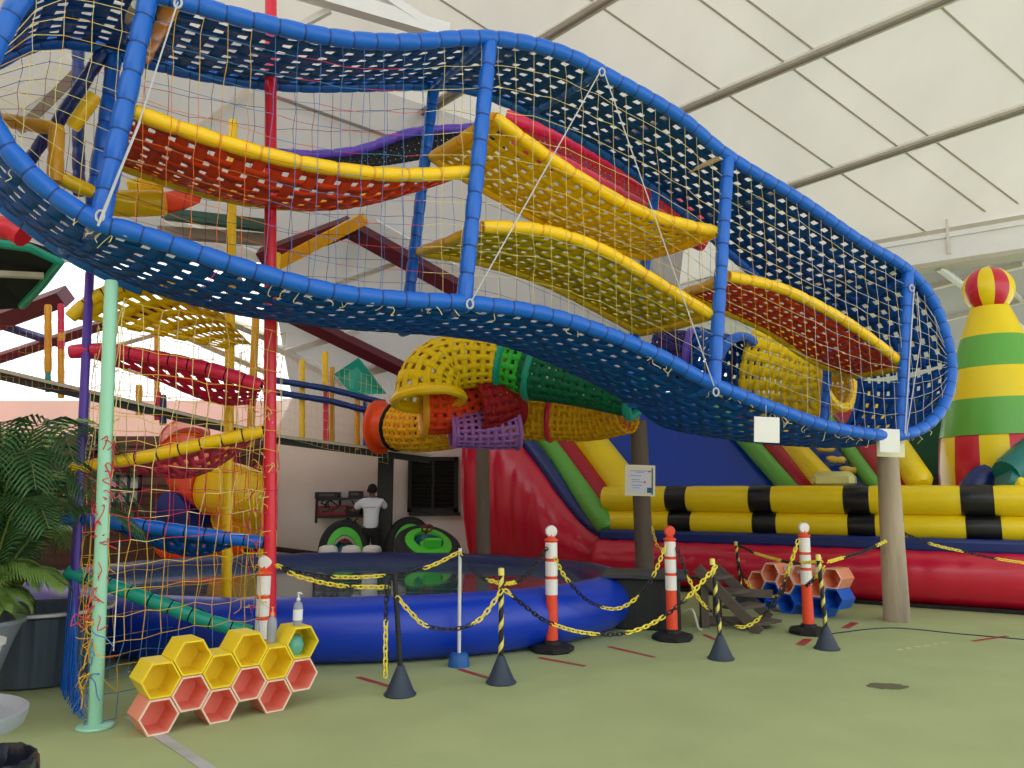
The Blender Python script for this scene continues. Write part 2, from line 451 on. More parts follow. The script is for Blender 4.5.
b = MB(); b.box((-4.8, -8, 5), (13.6, .3, 10), m=0); struct(b.build('wall_front_blocker', 'plaster_beige', smooth=False))  # unseen, added behind the camera so light comes mainly from the right
# dark shuttered window
def WP(px, py, off=0.0): return P(px, py, WB - off)
b = MB(); w0, w1 = WP(409, 457), WP(458, 512); c = (w0 + w1) / 2; w = w1.x - w0.x; h = w0.z - w1.z
mat('shutter_black', '#1b1714', rough=.6); mat('shutter_black_b', '#100d0c', rough=.6)
for s_ in (-1, 1): b.box((c.x + s_ * (w / 2 - .04), WB - .05, c.z), (.08, .12, h), m=0); b.box((c.x, WB - .05, c.z + s_ * (h / 2 - .04)), (w, .12, .08), m=0)
b.box((c.x, WB - .04, c.z), (.06, .1, h), m=0); b.box((c.x, WB - .02, c.z), (w, .04, h), m=1)
for k in range(14): b.box((c.x, WB - .05, c.z - h / 2 + .08 + k * (h - .16) / 13), (w - .1, .03, .05), Matrix.Rotation(.5, 3, 'X'), 1)
b.box((c.x + .05, WB - .1, c.z - h / 2 - .04), (w, .2, .06), m=0)
struct(b.build('window_1', ['shutter_black', 'shutter_black_b'], smooth=False))
mat('pane_pale', '#a9b4b4', rough=.2, var=.05); mat('frame_navy', '#1c2436', rough=.5)
def grid_window(n, x0, y0, x1, y1):
    b = MB(); a, d = WP(x0, y0, .14), WP(x1, y1, .14); c = (a + d) / 2; w = d.x - a.x; h = a.z - d.z
    b.box((c.x, WB - .14, c.z), (w, .02, h), m=1)
    for k in range(4): b.box((a.x + w * k / 3, WB - .16, c.z), (.05, .06, h + .05), m=0)
    for k in range(3): b.box((c.x, WB - .16, d.z + h * k / 2), (w + .05, .06, .05), m=0)
    struct(b.build(n, ['frame_navy', 'pane_pale'], smooth=False))
grid_window('window_2', 108, 476, 139, 503); grid_window('window_3', 180, 478, 204, 502); grid_window('window_4', 80, 440, 97, 452)
# skirting pipe on the beige wall
b = MB(); b.tube([WP(268, 548, .1), WP(325, 555, .1)], .05, 8); struct(b.build('trim_2', 'wood_dark'))
# ================================================================== the blue wave bridge
FA = V(-2.8, 5.2, 0); FB = V(4.65, 9.1, 0)
TD = (FB - FA).normalized(); FN = V(-TD.y, TD.x, 0)          # along, and across (away from camera)
WID = 1.35
BA = FA + FN * WID
def FP(px, py, off=0.0): return PL(px, py, FA + FN * off, FN)
def BKP(px, py, off=0.0): return PL(px, py, BA - FN * off, FN)
fl = [(170, -2), (250, 20), (330, 37), (400, 42), (490, 38), (560, 52), (620, 82), (680, 117), (728, 156), (800, 200), (860, 241), (905, 268), (932, 300), (948, 345), (951, 378),
      (942, 408), (924, 427), (900, 435), (870, 434), (830, 427), (790, 414), (715, 385), (660, 356), (600, 331), (540, 313), (470, 303), (400, 299), (330, 291), (250, 270), (180, 247),
      (130, 231), (100, 223), (60, 199), (30, 173), (2, 140), (-14, 105), (-14, 70), (2, 32), (24, -4), (60, -24), (110, -20)]
bl = [(140, 60), (210, 76), (300, 86), (425, 85), (480, 92), (560, 127), (640, 177), (700, 226), (760, 278), (810, 306), (840, 335), (860, 380),
      (850, 425), (820, 441), (760, 441), (700, 435), (660, 426), (630, 404), (560, 368), (500, 345), (450, 336), (400, 332), (330, 327), (270, 319), (220, 311), (165, 297), (130, 284),
      (95, 268), (62, 250), (30, 227), (0, 203), (-30, 168), (-48, 130), (-40, 92), (0, 60), (40, 43), (85, 44)]
FL = spline([FP(*p) for p in fl], 6, True); BL = spline([BKP(*p) for p in bl], 6, True)
def halves(loop):
    ts = [(p - FA).dot(TD) for p in loop]; k = len(loop)
    i0 = min(range(k), key=lambda i: ts[i]); i1 = max(range(k), key=lambda i: ts[i])
    def arc(a, c):
        out = [loop[a]]; i = a
        while i != c: i = (i + 1) % k; out.append(loop[i])
        return out
    a = arc(i0, i1); c = arc(i1, i0)[::-1]
    if sum(p.z for p in a) / len(a) < sum(p.z for p in c) / len(c): a, c = c, a
    return Path(a), Path(c)
FT, FBm = halves(FL); BT, BBm = halves(BL)
def zrange(loop, t):
    zs = []; k = len(loop)
    for i in range(k):
        a = loop[i]; c = loop[(i + 1) % k]; ta = (a - FA).dot(TD); tc = (c - FA).dot(TD)
        if (ta - t) * (tc - t) <= 0 and abs(tc - ta) > 1e-9:
            w = (t - ta) / (tc - ta); zs.append(a.z + (c.z - a.z) * w)
    return (min(zs), max(zs)) if zs else None
bridge = thing('wave_bridge', 'long blue padded net bridge waving high across the hall, with woven roof and floor', 'net bridge', (FA.x, FA.y, 0))
b = MB(); foam(b, FL, .07, .2, 12, True, 0, 1); b.build('front_rail', ['foam_blue', 'tie_dark'], bridge)
b = MB(); foam(b, BT.p, .065, .2, 10, False, 0, 1); b.build('rear_rail', ['foam_blue', 'tie_dark'], bridge)
b = MB(); b.tube([BBm.u(i / 90) + V(0, 0, .04) for i in range(91)], .035, 8); b.build('rear_floor_bar', 'strap_blue', bridge)
b = MB(); foam(b, [BBm.u(.17 * i / 20) for i in range(21)], .06, .2, 10, False, 0, 1); b.build('rear_floor_rail', ['foam_blue', 'tie_dark'], bridge)
def ruled(pa, pb, sag=0.0, mid=0.0):
    def S(u, v):
        u = min(max(u, 0), 1); v = min(max(v, 0), 1)
        p = pa.u(u).lerp(pb.u(u), v); p.z -= sag * 4 * v * (1 - v); return p
    return S
b = MB(); weave(b, ruled(FT, BT, .03), 66, 9, .60, .60, .007); b.build('roof_webbing', 'strap_blue', bridge, solid=.004)
b = MB(); weave(b, ruled(FBm, BBm, .10), 66, 9, .66, .70, .007); b.build('floor_webbing', 'strap_blue', bridge, solid=.004)
def post(a, c, r=.06, mname='foam_blue', name='post', tie=1, parent=bridge, n=10, pitch=.24, tiem='tie_dark'):
    b = MB(); foam(b, [a, a.lerp(c, .5), c], r, pitch, n, False, 0, tie); return b.build(name, [mname, tiem], parent)
for (x0, y0, x1, y1) in [(150, -10, 100, 222), (490, 42, 464, 302), (728, 157, 714, 385), (908, 272, 901, 435)]: post(FP(x0, y0), FP(x1, y1), .068)
for (x0, y0, x1, y1) in [(434, 85, 405, 330), (657, 185, 625, 402), (829, 345, 823, 440), (117, 44, 84, 262)]: post(BKP(x0, y0), BKP(x1, y1), .06)
for (p0, p1) in [((482, 42), (432, 88)), ((600, 72), (532, 112)), ((908, 280), (836, 306)), ((150, 0), (118, 46))]: post(FP(*p0), BKP(*p1), .055, 'foam_blue', 'crossbar')
for (p0, p1) in [((715, 388), (630, 404)), ((466, 306), (402, 332)), ((99, 225), (63, 250)), ((901, 437), (822, 441))]: post(FP(*p0), BKP(*p1), .055, 'foam_blue', 'crossbar')
b = MB(); b.tube([FP(722, 157), BKP(658, 184)], .03, 8); b.build('bare_crossbar', 'rafter_grey', bridge)
b = MB(); b.tube([FP(136, 5), BKP(120, 36)], .035, 8); b.build('bare_crossbar', 'beam_cream', bridge)
b = MB(); foam(b, [FP(172, 2, .05), BKP(144, 58)], .07, .3, 10); b.build('yellow_crossbar', 'foam_amber', bridge)
# left-end inner struts
for (p0, d0, p1, d1, r, mt) in [((106, 48), 6.3, (56, 125), 6.3, .055, 'foam_navy'), ((50, 130), 6.5, (22, 172), 6.6, .055, 'foam_navy'), ((78, 40), 6.9, (79, 195), 6.9, .055, 'foam_navy'),
                               ((-20, 116), 6.2, (52, 128), 6.0, .06, 'foam_amber'), ((57, 126), 5.95, (55, 182), 5.95, .06, 'foam_amber'), ((95, 95), 6.2, (72, 128), 6.2, .06, 'foam_yellow'),
                               ((60, 178), 6.0, (92, 192), 6.2, .06, 'foam_yellow'), ((109, 62), 6.35, (104, 160), 6.35, .035, 'foam_crimson')]:
    post(P(*p0, d0), P(*p1, d1), r, mt, 'inner_strut', None)
# nets
def net_S(loop, off, t0, t1):
    def S(u, v):
        t = t0 + (t1 - t0) * u
        zr = zrange(loop, t) or (3, 3.1)
        p = FA + TD * t + FN * off; p.z = zr[0] + .05 + (zr[1] - zr[0] - .1) * v; return p
    return S
tsF = [(p - FA).dot(TD) for p in FL]; t0, t1 = min(tsF) + .06, max(tsF) - .06
pxs = lambda t: 512 + F * (FA + TD * t).x / (FA + TD * t).y
def front_col(u, v, d, rnd):
    x = pxs(t0 + (t1 - t0) * u)
    if x < 120: return 0 if rnd.random() < .8 else 1
    if x < 255: return 2 if v < .6 else (3 if d else 1)
    if x < 420: return 3 if d == 0 else (5 if rnd.random() < .5 else 3)
    if x < 640: return 0
    if x < 800: return 1 if (d == 0 and v < .75) else 0
    return 4 if rnd.random() < .75 else 0
b = MB(); net(b, net_S(FL, .0, t0, t1), 56, 11, .0027, .014, front_col, True, 3)
b.build('front_net', ['cord_yellow', 'cord_gold', 'cord_orange', 'cord_blue', 'cord_white', 'cord_red'], bridge)
tsB = [(p - FA).dot(TD) for p in BL]; u0, u1 = min(tsB) + .06, max(tsB) - .06
def back_col(u, v, d, rnd):
    if u < .3: return 0 if rnd.random() < .55 else 1
    if u < .55: return 1 if d else 2
    return 2
b = MB(); net(b, net_S(BL, WID, u0, u1), 56, 11, .0026, .014, back_col, True, 4)
b.build('rear_net', ['cord_maroon', 'cord_navy', 'cord_blue'], bridge)
# knot tails and frayed cords under the front rail
b = MB(); rnd = random.Random(11)
for i in range(70):
    u = rnd.uniform(.03, .97); p = FBm.u(u) + V(0, 0, -.06); pts = [p]
    for q in range(3): pts.append(pts[-1] + V(rnd.uniform(-.05, .05), rnd.uniform(-.02, .02), rnd.uniform(-.05, .01)))
    x = pxs((p - FA).dot(TD)); b.tube(spline(pts, 3), .0035, 3, 1 if 120 < x < 260 else 0)
b.build('knot_tails', ['cord_yellow', 'cord_pink'], bridge)['kind'] = 'stuff'
# tension ropes of the side
def rope(pts, r=.006):
    b = MB(); b.tube(pts, r, 5); b.build('tension_rope', 'rope_grey', bridge)
rope([FP(178, 2, -.09), FP(140, 120, -.09), FP(101, 222, -.09)]); rope([FP(140, 122, -.09), FP(106, 205, -.1), FP(98, 226, -.1)], .009)
rope([FP(600, 72, -.09), FP(472, 300, -.09)]); rope([FP(604, 72, -.09), FP(714, 386, -.09)])
for (x, y) in [(100, 216), (470, 304), (716, 392), (602, 72), (178, 3), (912, 288)]:
    c = FP(x, y, -.09); b = MB(); b.tube([c + V(math.cos(a) * .028, 0, math.sin(a) * .04) for a in [k * math.pi / 5 for k in range(10)]], .009, 6, closed=True); b.build('rope_eye', 'rope_grey', bridge)
rope([FP(914, 290, -.08), FP(905, 434, -.08)], .008); rope([FP(917, 292, -.08), FP(921, 340, -.08), FP(906, 436, -.08)], .006)

# ================================================================== hammock platforms inside the bridge
def hammock(name, label, front, back, strapm, foamm, nu, nv, sag, edges=(1, 1), bow=0.0, nm='woven_platform', rf=.06, foff=.07, boff=.07, frac=.66):
    fp = Path(spline([FP(*p, foff) for p in front], 8)); bp = Path(spline([BKP(*p, boff) for p in back], 8))
    c = fp.u(.5); t = thing(nm, label, 'woven platform', (c.x, c.y, min(p.z for p in fp.p + bp.p) - sag), 'woven platforms inside the blue bridge')
    def S(u, v):
        u = min(max(u, 0), 1); v = min(max(v, 0), 1)
        p = fp.u(u).lerp(bp.u(u), v); p.z -= sag * 4 * v * (1 - v) * (0.35 + 0.65 * math.sin(math.pi * u)); return p
    b = MB(); weave(b, S, nu, nv, frac, frac, .006); b.build('woven_mat', strapm, t, solid=.004)
    b = MB(); foam(b, fp.p, rf, .3, 12, False, 0, 1); b.build('front_edge', [foamm, 'foam_amber'], t)
    b = MB(); foam(b, bp.p, rf * .9, .3, 10, False, 0, 1); b.build('rear_edge', [foamm, 'foam_amber'], t)
    for k, q in enumerate(edges):
        if q:
            u = float(k); b = MB(); foam(b, [S(u, 0), S(u, .5) , S(u, 1)], rf * .95, .3, 10, False, 0, 1); b.build('end_edge', [foamm, 'foam_amber'], t)
    return t
hammock('h', 'orange woven platform with yellow padded edge at the left of the blue bridge', [(134, 112), (185, 130), (260, 153), (330, 168), (400, 175), (470, 172)],
        [(118, 164), (170, 182), (230, 198), (300, 206), (350, 202), (400, 188)], 'strap_orange', 'foam_yellow', 19, 8, .16, (0, 0))
hammock('h', 'upper yellow woven platform, higher of the two in the middle of the bridge', [(494, 117), (560, 165), (640, 211), (717, 232)], [(432, 157), (500, 198), (570, 235), (645, 257)],
        'strap_yellow', 'foam_yellow', 18, 9, .06, (1, 1))
hammock('h', 'lower yellow woven platform just above the middle of the bridge floor', [(482, 227), (540, 230), (600, 249), (660, 284), (711, 315)], [(420, 252), (490, 264), (555, 287), (640, 332)],
        'strap_yellow', 'foam_yellow', 18, 9, .05, (1, 1))
hammock('h', 'orange woven platform with yellow padded edge at the right end of the bridge', [(728, 276), (780, 288), (830, 312), (870, 338), (905, 366)], [(686, 292), (727, 312), (770, 332), (812, 360), (848, 375)],
        'strap_orange', 'foam_yellow', 18, 9, .06, (1, 1))
# ================================================================== climbing tower on the left
tM = G(95, 728); tP = G(70, 690); tR = P(270, 672, 6.75); tR.z = 0; tY = tP + (tR - tM); tY.z = 0
tower = thing('climbing_tower', 'tall netted climbing tower with mint, purple, yellow and red padded poles', 'climbing tower', tuple(tM))
def pole(base, h, r, mname, nm='pole', lean=(0, 0), pitch=.35, label=None):
    b = MB(); b.tube([base + V(lean[0] * w, lean[1] * w, h * w) for w in (0, .005, .25, .5, .75, .995, 1)], [r * .9, r, r, r, r, r, r * .9], 16)
    o = b.build(nm, mname, tower)
    if label: o['label'] = label
    return o
pole(tM, 3.12, .046, 'foam_mint', label='pale mint pole', pitch=.6, lean=(-.11, 0))
pole(tP, 3.48, .036, 'foam_purple', label='purple pole', lean=(-.1, 0)); pole(tR, 6.6, .054, 'foam_red', label='red pole', lean=(-.27, 0), pitch=.45)
pole(tY, 5.5, .048, 'foam_yellow', label='yellow pole', lean=(-.2, 0)); pole(tY + V(.17, .5, 0), 4.2, .045, 'foam_yellow', label='yellow pole')
pole(tY + V(-.30, 1.3, 2.1), 1.6, .045, 'foam_amber', label='amber pole'); pole(tP + V(-.07, .05, 0), 2.4, .03, 'foam_blue', label='blue pole')
b = MB(); b.lathe([(.0, .0), (.115, .0), (.12, .01), (.115, .02), (.06, .025), (0, .03)], tM + V(0, 0, .001), 24); b.build('foot_plate', 'foam_mint', tower)
def wallS(a, c, h0, h1):
    def S(u, v): p = a.lerp(c, u); p.z = h0 + (h1 - h0) * v; return p
    return S
def tcol(u, v, d, rnd):
    z = v * 2.95
    if z < .45: return 2 if rnd.random() < .75 else 0
    if z < 1.15: return 0
    if z < 1.9: return 1 if rnd.random() < .7 else 3
    return 3 if d == 0 else 0
tm = ['cord_gold', 'cord_red', 'cord_blue', 'cord_yellow', 'cord_navy', 'cord_orange']
for k, (a, c, n) in enumerate([(tP, tM, 7), (tM, tR, 10), (tP, tY, 9), (tY, tR, 7)]):
    b = MB(); net(b, wallS(a, c, .03, 2.98), n, 17, .0034, .02, tcol, False, 20 + k); b.build('side_net', tm, tower)
def clutter(a, c, n, seed, mi, z0=.1, z1=2.6):        # bunched lacing along a pole
    rnd = random.Random(seed); b = MB()
    for i in range(n):
        z = rnd.uniform(z0, z1); p = a.lerp(c, rnd.uniform(0, 1)); p.z = z
        pts = [p]
        for q in range(3): pts.append(pts[-1] + V(rnd.uniform(-.06, .06), rnd.uniform(-.04, .04), rnd.uniform(-.09, .03)))
        b.tube(spline(pts, 3), .004, 4, rnd.choice(mi))
    o = b.build('lacing', tm, tower); o['kind'] = 'stuff'
clutter(tM + V(-.05, -.03, 0), tM + V(-.03, -.05, 0), 34, 1, [1], .7, 2.0); clutter(tM + V(-.06, -.03, 0), tM + V(-.03, -.05, 0), 16, 6, [2, 2, 0], .05, .7)
clutter(tP.lerp(tM, .55), tP.lerp(tM, .9), 45, 2, [0, 0, 5], .1, 1.1); clutter(tR + V(-.25, -.05, 0), tR + V(-.08, -.07, 0), 50, 3, [3, 0, 1], .6, 2.6)
# bunched blue net falling to the floor at the purple pole
b = MB(); rnd = random.Random(5)
for i in range(60):
    t = rnd.random(); a = tP.lerp(tM, t * .75) + V(-.05, 0, 0); a.z = .95 * (1 - t) ** 1.5 + .04
    c = tP.lerp(tM, min(1, t * .75 + rnd.uniform(-.1, .1))) + V(-.06, rnd.uniform(-.05, .05), .01); b.tube([a, a.lerp(c, .5) + V(rnd.uniform(-.04, .04), 0, 0), c], .004, 4)
b.build('bunched_net', 'foam_blue', tower)['kind'] = 'stuff'
b = MB(); b.tube([tM + V(.08, .02, .5), tM + V(.07, .02, 1.25)], .004, 6); b.build('cable', 'cord_white', tower)
# triangular woven steps inside the tower
def step(label, edge, strapm, foamm, nu, nv, sag, r=.055, towards=None, drop=0.0, reach=.9, frac=.62):
    k = len(edge); pts = []
    for i, (x, y) in enumerate(edge):
        w = (x - edge[0][0]) / (edge[-1][0] - edge[0][0]); pts.append(P(x, y, tP.y + (tR.y - tP.y) * w))
    pth = Path(spline(pts, 8)); apex = (towards or tY)
    mid = pth.u(.5); ap = mid.lerp(V(apex.x, apex.y, mid.z), reach); ap.z = (pts[0].z + pts[-1].z) / 2 - drop
    t = thing('woven_platform', label, 'woven step', (mid.x, mid.y, min(q.z for q in pts) - sag), 'woven steps inside the climbing tower')
    def S(u, v):
        u = min(max(u, 0), 1); v = min(max(v, 0), 1)
        e = pth.u(u); p = e.lerp(ap.lerp(mid + (e - mid) * .25 + V(ap.x - mid.x, ap.y - mid.y, ap.z - mid.z), .8), v)
        p.z -= sag * 4 * v * (1 - v) * math.sin(math.pi * min(max(u, .02), .98)) + sag * .0; return p
    b = MB(); weave(b, S, nu, nv, frac, frac, .006); b.build('woven_mat', strapm, t, solid=.004)
    b = MB(); foam(b, pth.p, r, .17, 12, False, 0, 1); b.build('padded_edge', [foamm, 'strap_black'], t)
    return t
mat('strap_red_dull', '#c8384a', rough=.6)
step('yellow padded woven step, topmost in the tower, under the blue bridge', [(70, 318), (84, 305), (105, 292), (135, 285), (175, 287), (205, 296)], 'strap_yellow', 'foam_yellow', 11, 7, .05, .055, None, .12, 1.0, .6)
step('crimson padded woven step in the upper half of the tower', [(70, 352), (105, 350), (155, 357), (210, 369), (262, 386)], 'strap_crimson', 'foam_crimson', 12, 7, .16, .06, None, .15, 1.0, .66)
step('yellow padded bar step with red mat, tilted, halfway up the tower', [(68, 470), (108, 463), (150, 456), (210, 442), (264, 431)], 'strap_red_dull', 'foam_yellow', 16, 6, .16, .055, None, .10, .6)
step('blue padded woven step in the lower half of the tower', [(62, 518), (100, 521), (160, 528), (215, 536), (264, 543)], 'strap_blue', 'foam_blue', 16, 6, .22, .055, None, .05, .6)
step('teal padded step slanting down to the red pole, lowest in the tower', [(66, 572), (100, 582), (155, 602), (205, 620), (252, 633)], 'strap_darkgreen', 'foam_teal', 16, 5, .05, .06, None, .05, .3)
# folded yellow and orange pads behind the orange hammock
b = MB(); foam(b, [P(112, 204, 6.6), P(165, 203, 6.7)], .12, .5, 12); foam(b, [P(128, 188, 6.9), P(162, 184, 7.0)], .08, .5, 10)
t = b.build('padded_roll', 'foam_yellow', None, origin=P(112, 204, 6.6)); tag(t, 'yellow padded rolls behind the blue bridge rail near its left end', 'padded roll')
b = MB(); b.grid([[P(160, 194, 7.1), P(168, 212, 6.9)], [P(180, 191, 7.2), P(185, 208, 7.0)], [P(203, 193, 7.4), P(200, 202, 7.3)]])
t = b.build('orange_mat', 'strap_orange', None, origin=P(160, 194, 7.1), solid=.03); tag(t, 'small orange flap beside the yellow padded rolls', 'mat')
mat('rail_green', '#15503e', rough=.5)
# dark steel cross members of the upper frame seen through the bridge
for (p0, d0, p1, d1, w, m_, lab) in [((165, 214), 8.4, (268, 226), 8.2, .12, 'rail_green', 'dark green rail running behind the tower under the orange platform'),
                                   ((160, 232), 8.6, (268, 240), 8.4, .12, 'rafter_dark', 'grey steel rail below the dark green rail behind the tower')]:
    b = MB(); b.bar(P(*p0, d0), P(*p1, d1), w, w); tag(b.build('frame_rail', m_, None, origin=P(*p0, d0), smooth=False), lab, 'rail')

# ================================================================== crimson and purple tunnel behind the bridge
back = thing('woven_tunnel', 'crimson and purple padded tunnel with dark mesh behind the blue bridge', 'net tunnel', tuple(P(500, 140, 10)))
def fpath(pts, dep): return spline([P(x, y, d) for (x, y), d in zip(pts, dep)], 6)
r1 = fpath([(505, 118), (560, 138), (620, 170), (672, 205), (705, 226)], [9.6, 9.7, 9.8, 9.9, 10]); r2 = fpath([(512, 145), (560, 165), (620, 198), (672, 226), (705, 244)], [9.2, 9.3, 9.4, 9.5, 9.6])
b = MB(); foam(b, r1, .12, .3, 10); b.build('crimson_rail', 'foam_crimson', back)
b = MB(); foam(b, r2, .12, .3, 10); b.build('crimson_rail', 'foam_crimson', back)
r3 = fpath([(268, 153), (310, 156), (360, 151), (410, 134), (455, 130), (505, 128)], [10] * 6)
b = MB(); foam(b, r3, .08, .3, 10); b.build('purple_rail', 'foam_purple', back)
r4 = fpath([(290, 160), (330, 166), (380, 166), (430, 158), (470, 150), (505, 150)], [9.8] * 6)
pa, pb = Path(r3), Path(r4)
b = MB(); weave(b, lambda u, v: pa.u(u).lerp(pb.u(u), v), 40, 5, .86, .8, .006); b.build('mesh_side', 'strap_black', back, solid=.004)
pa2, pb2 = Path(r1), Path(r2)
b = MB(); weave(b, lambda u, v: pa2.u(u).lerp(pb2.u(u), v), 40, 5, .8, .8, .006); b.build('mesh_floor', 'strap_maroon', back, solid=.004)

# ================================================================== woven crawl tubes below the bridge
def crawl(label, pts, rads, strapm, ringm, nu, nv, rings=(0, 1), frac=.6, rr=.06, nm='crawl_tube', squash=1.0):
    pth = Path(spline(pts, 10)); k = 24
    P_ = [pth.u(i / k) for i in range(k + 1)]
    tg = [(P_[min(i + 1, k)] - P_[max(i - 1, 0)]).normalized() for i in range(k + 1)]
    up = V(0, 0, 1) if abs(tg[0].z) < .9 else V(0, 1, 0); fr = []; n = (up - tg[0] * up.dot(tg[0])).normalized()
    for i in range(k + 1):
        n = (n - tg[i] * n.dot(tg[i])).normalized(); fr.append((n.copy(), tg[i].cross(n)))
    rp = [rads[0] + (rads[1] - rads[0]) * i / k if len(rads) == 2 else rads[0] for i in range(k + 1)]
    def S(u, v):
        u = min(max(u, 0), 1); x = u * k; i = min(int(x), k - 1); w = x - i
        c = P_[i].lerp(P_[i + 1], w); a = fr[i][0].lerp(fr[i + 1][0], w); q = fr[i][1].lerp(fr[i + 1][1], w); r = rp[i] + (rp[i + 1] - rp[i]) * w
        return c + (a * math.cos(2 * math.pi * v) + q * math.sin(2 * math.pi * v)) * r
    t = thing(nm, label, 'crawl tube', tuple(min(P_, key=lambda q: q.z)), 'woven crawl tubes under the bridge')
    b = MB(); weave(b, S, nu, nv, frac, frac, .004); b.build('webbing', strapm, t, solid=.006)
    for u in rings:
        b = MB(); foam(b, [S(u, v / 24) for v in range(24)], rr, .4, 8, True); b.build('padded_ring', ringm, t)
    return t
crawl('big bright yellow woven crawl tube bending down, under the middle of the bridge', [P(504, 363, 10.6), P(475, 361, 10.55), P(446, 365, 10.5), P(430, 382, 10.4), P(429, 400, 10.35)], (.32, .47), 'strap_yellow', 'foam_yellow', 11, 18, (1,), .62)
crawl('orange woven crawl tube below the yellow bend', [P(482, 398, 11.0), P(455, 411, 10.9), P(424, 412, 10.8)], (.28, .32), 'strap_orange', 'foam_amber', 7, 14, (0, 1), .66, .05)
crawl('maroon woven crawl tube segment right of the orange one', [P(508, 396, 10.9), P(492, 402, 10.8), P(474, 405, 10.7)], (.42, .38), 'strap_maroon', 'strap_maroon', 6, 18, (0,), .8)
crawl('purple woven crawl tube segment hanging lowest of the crawl tubes', [P(514, 424, 11.0), P(485, 428, 10.9), P(452, 430, 10.8)], (.36, .24), 'strap_purple', 'strap_purple', 9, 20, (0, 1), .55, .03)
crawl('amber woven crawl tube ending at the orange tube mouth', [P(399, 426, 12.0), P(422, 428, 11.7), P(455, 424, 11.4)], (.37, .36), 'strap_amber', 'strap_black', 12, 20, (0,), .62, .04)
crawl('long amber woven crawl tube with crimson ring, behind the purple one', [P(500, 412, 11.6), P(548, 416, 11.4), P(590, 418, 11.2), P(628, 412, 10.8)], (.40, .30), 'strap_amber', 'foam_crimson', 22, 20, (0, .4), .7, .04)
crawl('bright green woven crawl tube segment beside the yellow bend', [P(503, 363, 10.6), P(518, 366, 10.55), P(534, 370, 10.5)], (.33, .40), 'strap_green', 'foam_teal', 4, 16)
crawl('dark green woven crawl tube rising along the underside of the bridge', [P(534, 370, 10.5), P(570, 378, 10.2), P(605, 388, 9.9), P(636, 398, 9.7)], (.42, .26), 'strap_darkgreen', 'foam_teal', 14, 18, (1,), .75)
crawl('blue woven tube ring arching behind the right part of the bridge', [P(738, 372, 11.6), P(716, 368, 11.9), P(690, 360, 12.2)], (.55, .55), 'strap_blue', 'foam_blue', 7, 18, (0,), .7, .07)
crawl('dark indigo woven tube left of the blue ring', [P(690, 358, 11.8), P(655, 356, 12.0)], (.42, .42), 'strap_indigo', 'foam_purple', 6, 16, (0,), .75, .06)
# yellow woven funnel and ring behind the right end
f0 = crawl('yellow woven tube behind the orange platform, with a yellow ring end', [P(762, 375, 12.3), P(790, 378, 12.0), P(815, 384, 11.7), P(838, 380, 11.4)], (.85, .42), 'strap_yellow', 'foam_yellow', 13, 22, (1,), .74, .07)

# ================================================================== orange / yellow spiral tube slide behind the tower
slide = thing('spiral_slide', 'orange and yellow plastic spiral tube slide behind the netted tower', 'tube slide', (P(210, 560, 14.3).x, 14.3, 0))
mat('plastic_orange', '#f0501c', rough=.25, var=.05); mat('plastic_yellow', '#f0c010', rough=.25, var=.05); mat('plastic_navy', '#12328c', rough=.3, var=.05); mat('plastic_pink', '#f08a86', rough=.3, var=.05)
def pipe(name, pts, r, m_):
    b = MB(); s_ = spline(pts, 8); b.tube(s_, r, 20, 0); k = len(s_)
    for p, q in ((s_[0], s_[1]), (s_[-1], s_[-2])):
        b.tube([p, p.lerp(q, .25)], r * 1.06, 20, 0)
    return b.build(name, m_, slide)
pipe('entry_cap', [P(185, 437, 15.2), P(188, 447, 15.0)], .45, 'plastic_pink')
pipe('orange_section', [P(182, 452, 15.0), P(195, 476, 14.6), P(216, 486, 14.2)], .48, 'plastic_orange')
pipe('yellow_section', [P(216, 486, 14.2), P(240, 493, 14.0), P(248, 500, 14.2), P(240, 520, 14.6)], .50, 'plastic_yellow')
pipe('navy_section', [P(215, 506, 14.8), P(192, 512, 14.6), P(170, 516, 14.2)], .42, 'plastic_navy')
pipe('orange_section', [P(236, 545, 14.2), P(205, 546, 13.8), P(168, 543, 14.2)], .26, 'plastic_orange')
pipe('orange_section', [P(236, 585, 14.3), P(205, 590, 14.0), P(170, 582, 14.3)], .46, 'plastic_orange')

# ================================================================== raised catwalk on the left wall
cw = thing('catwalk', 'raised catwalk with dark deck and colourful posts along the back', 'catwalk', tuple(P(428, 456, 15.0)))
c0, c1 = P(-30, 364, 12.2), P(430, 456, 15.0)
cdir = (c1 - c0); perp = V(-cdir.y, cdir.x, 0).normalized()
b = MB(); cmid = P(275, 436, 14.1)
for (q0, q1) in ((c0, cmid), (cmid, c1)):
    b.bar(q0 + perp * .3, q1 + perp * .3, .8, .06, 0); b.bar(q0 + V(0, 0, -.06), q1 + V(0, 0, -.06), .08, .16, 0); b.bar(q0 + V(0, 0, .0) - perp * .08, q1 + V(0, 0, .0) - perp * .08, .05, .05, 2)
mat('deck_dark', '#2a2e2e', rough=.7)
b.build('deck', ['deck_dark', 'rafter_dark', 'beam_cream'], cw, smooth=False)
def cpost(x, y0, y1, m_, r=.055, off=0.0):
    w = (x + 30) / 460; d = 12.2 + 2.8 * w + off
    b = MB(); foam(b, [P(x, y1, d), P(x, (y0 + y1) / 2, d), P(x, y0, d)], r, .3, 10); b.build('post', m_, cw)
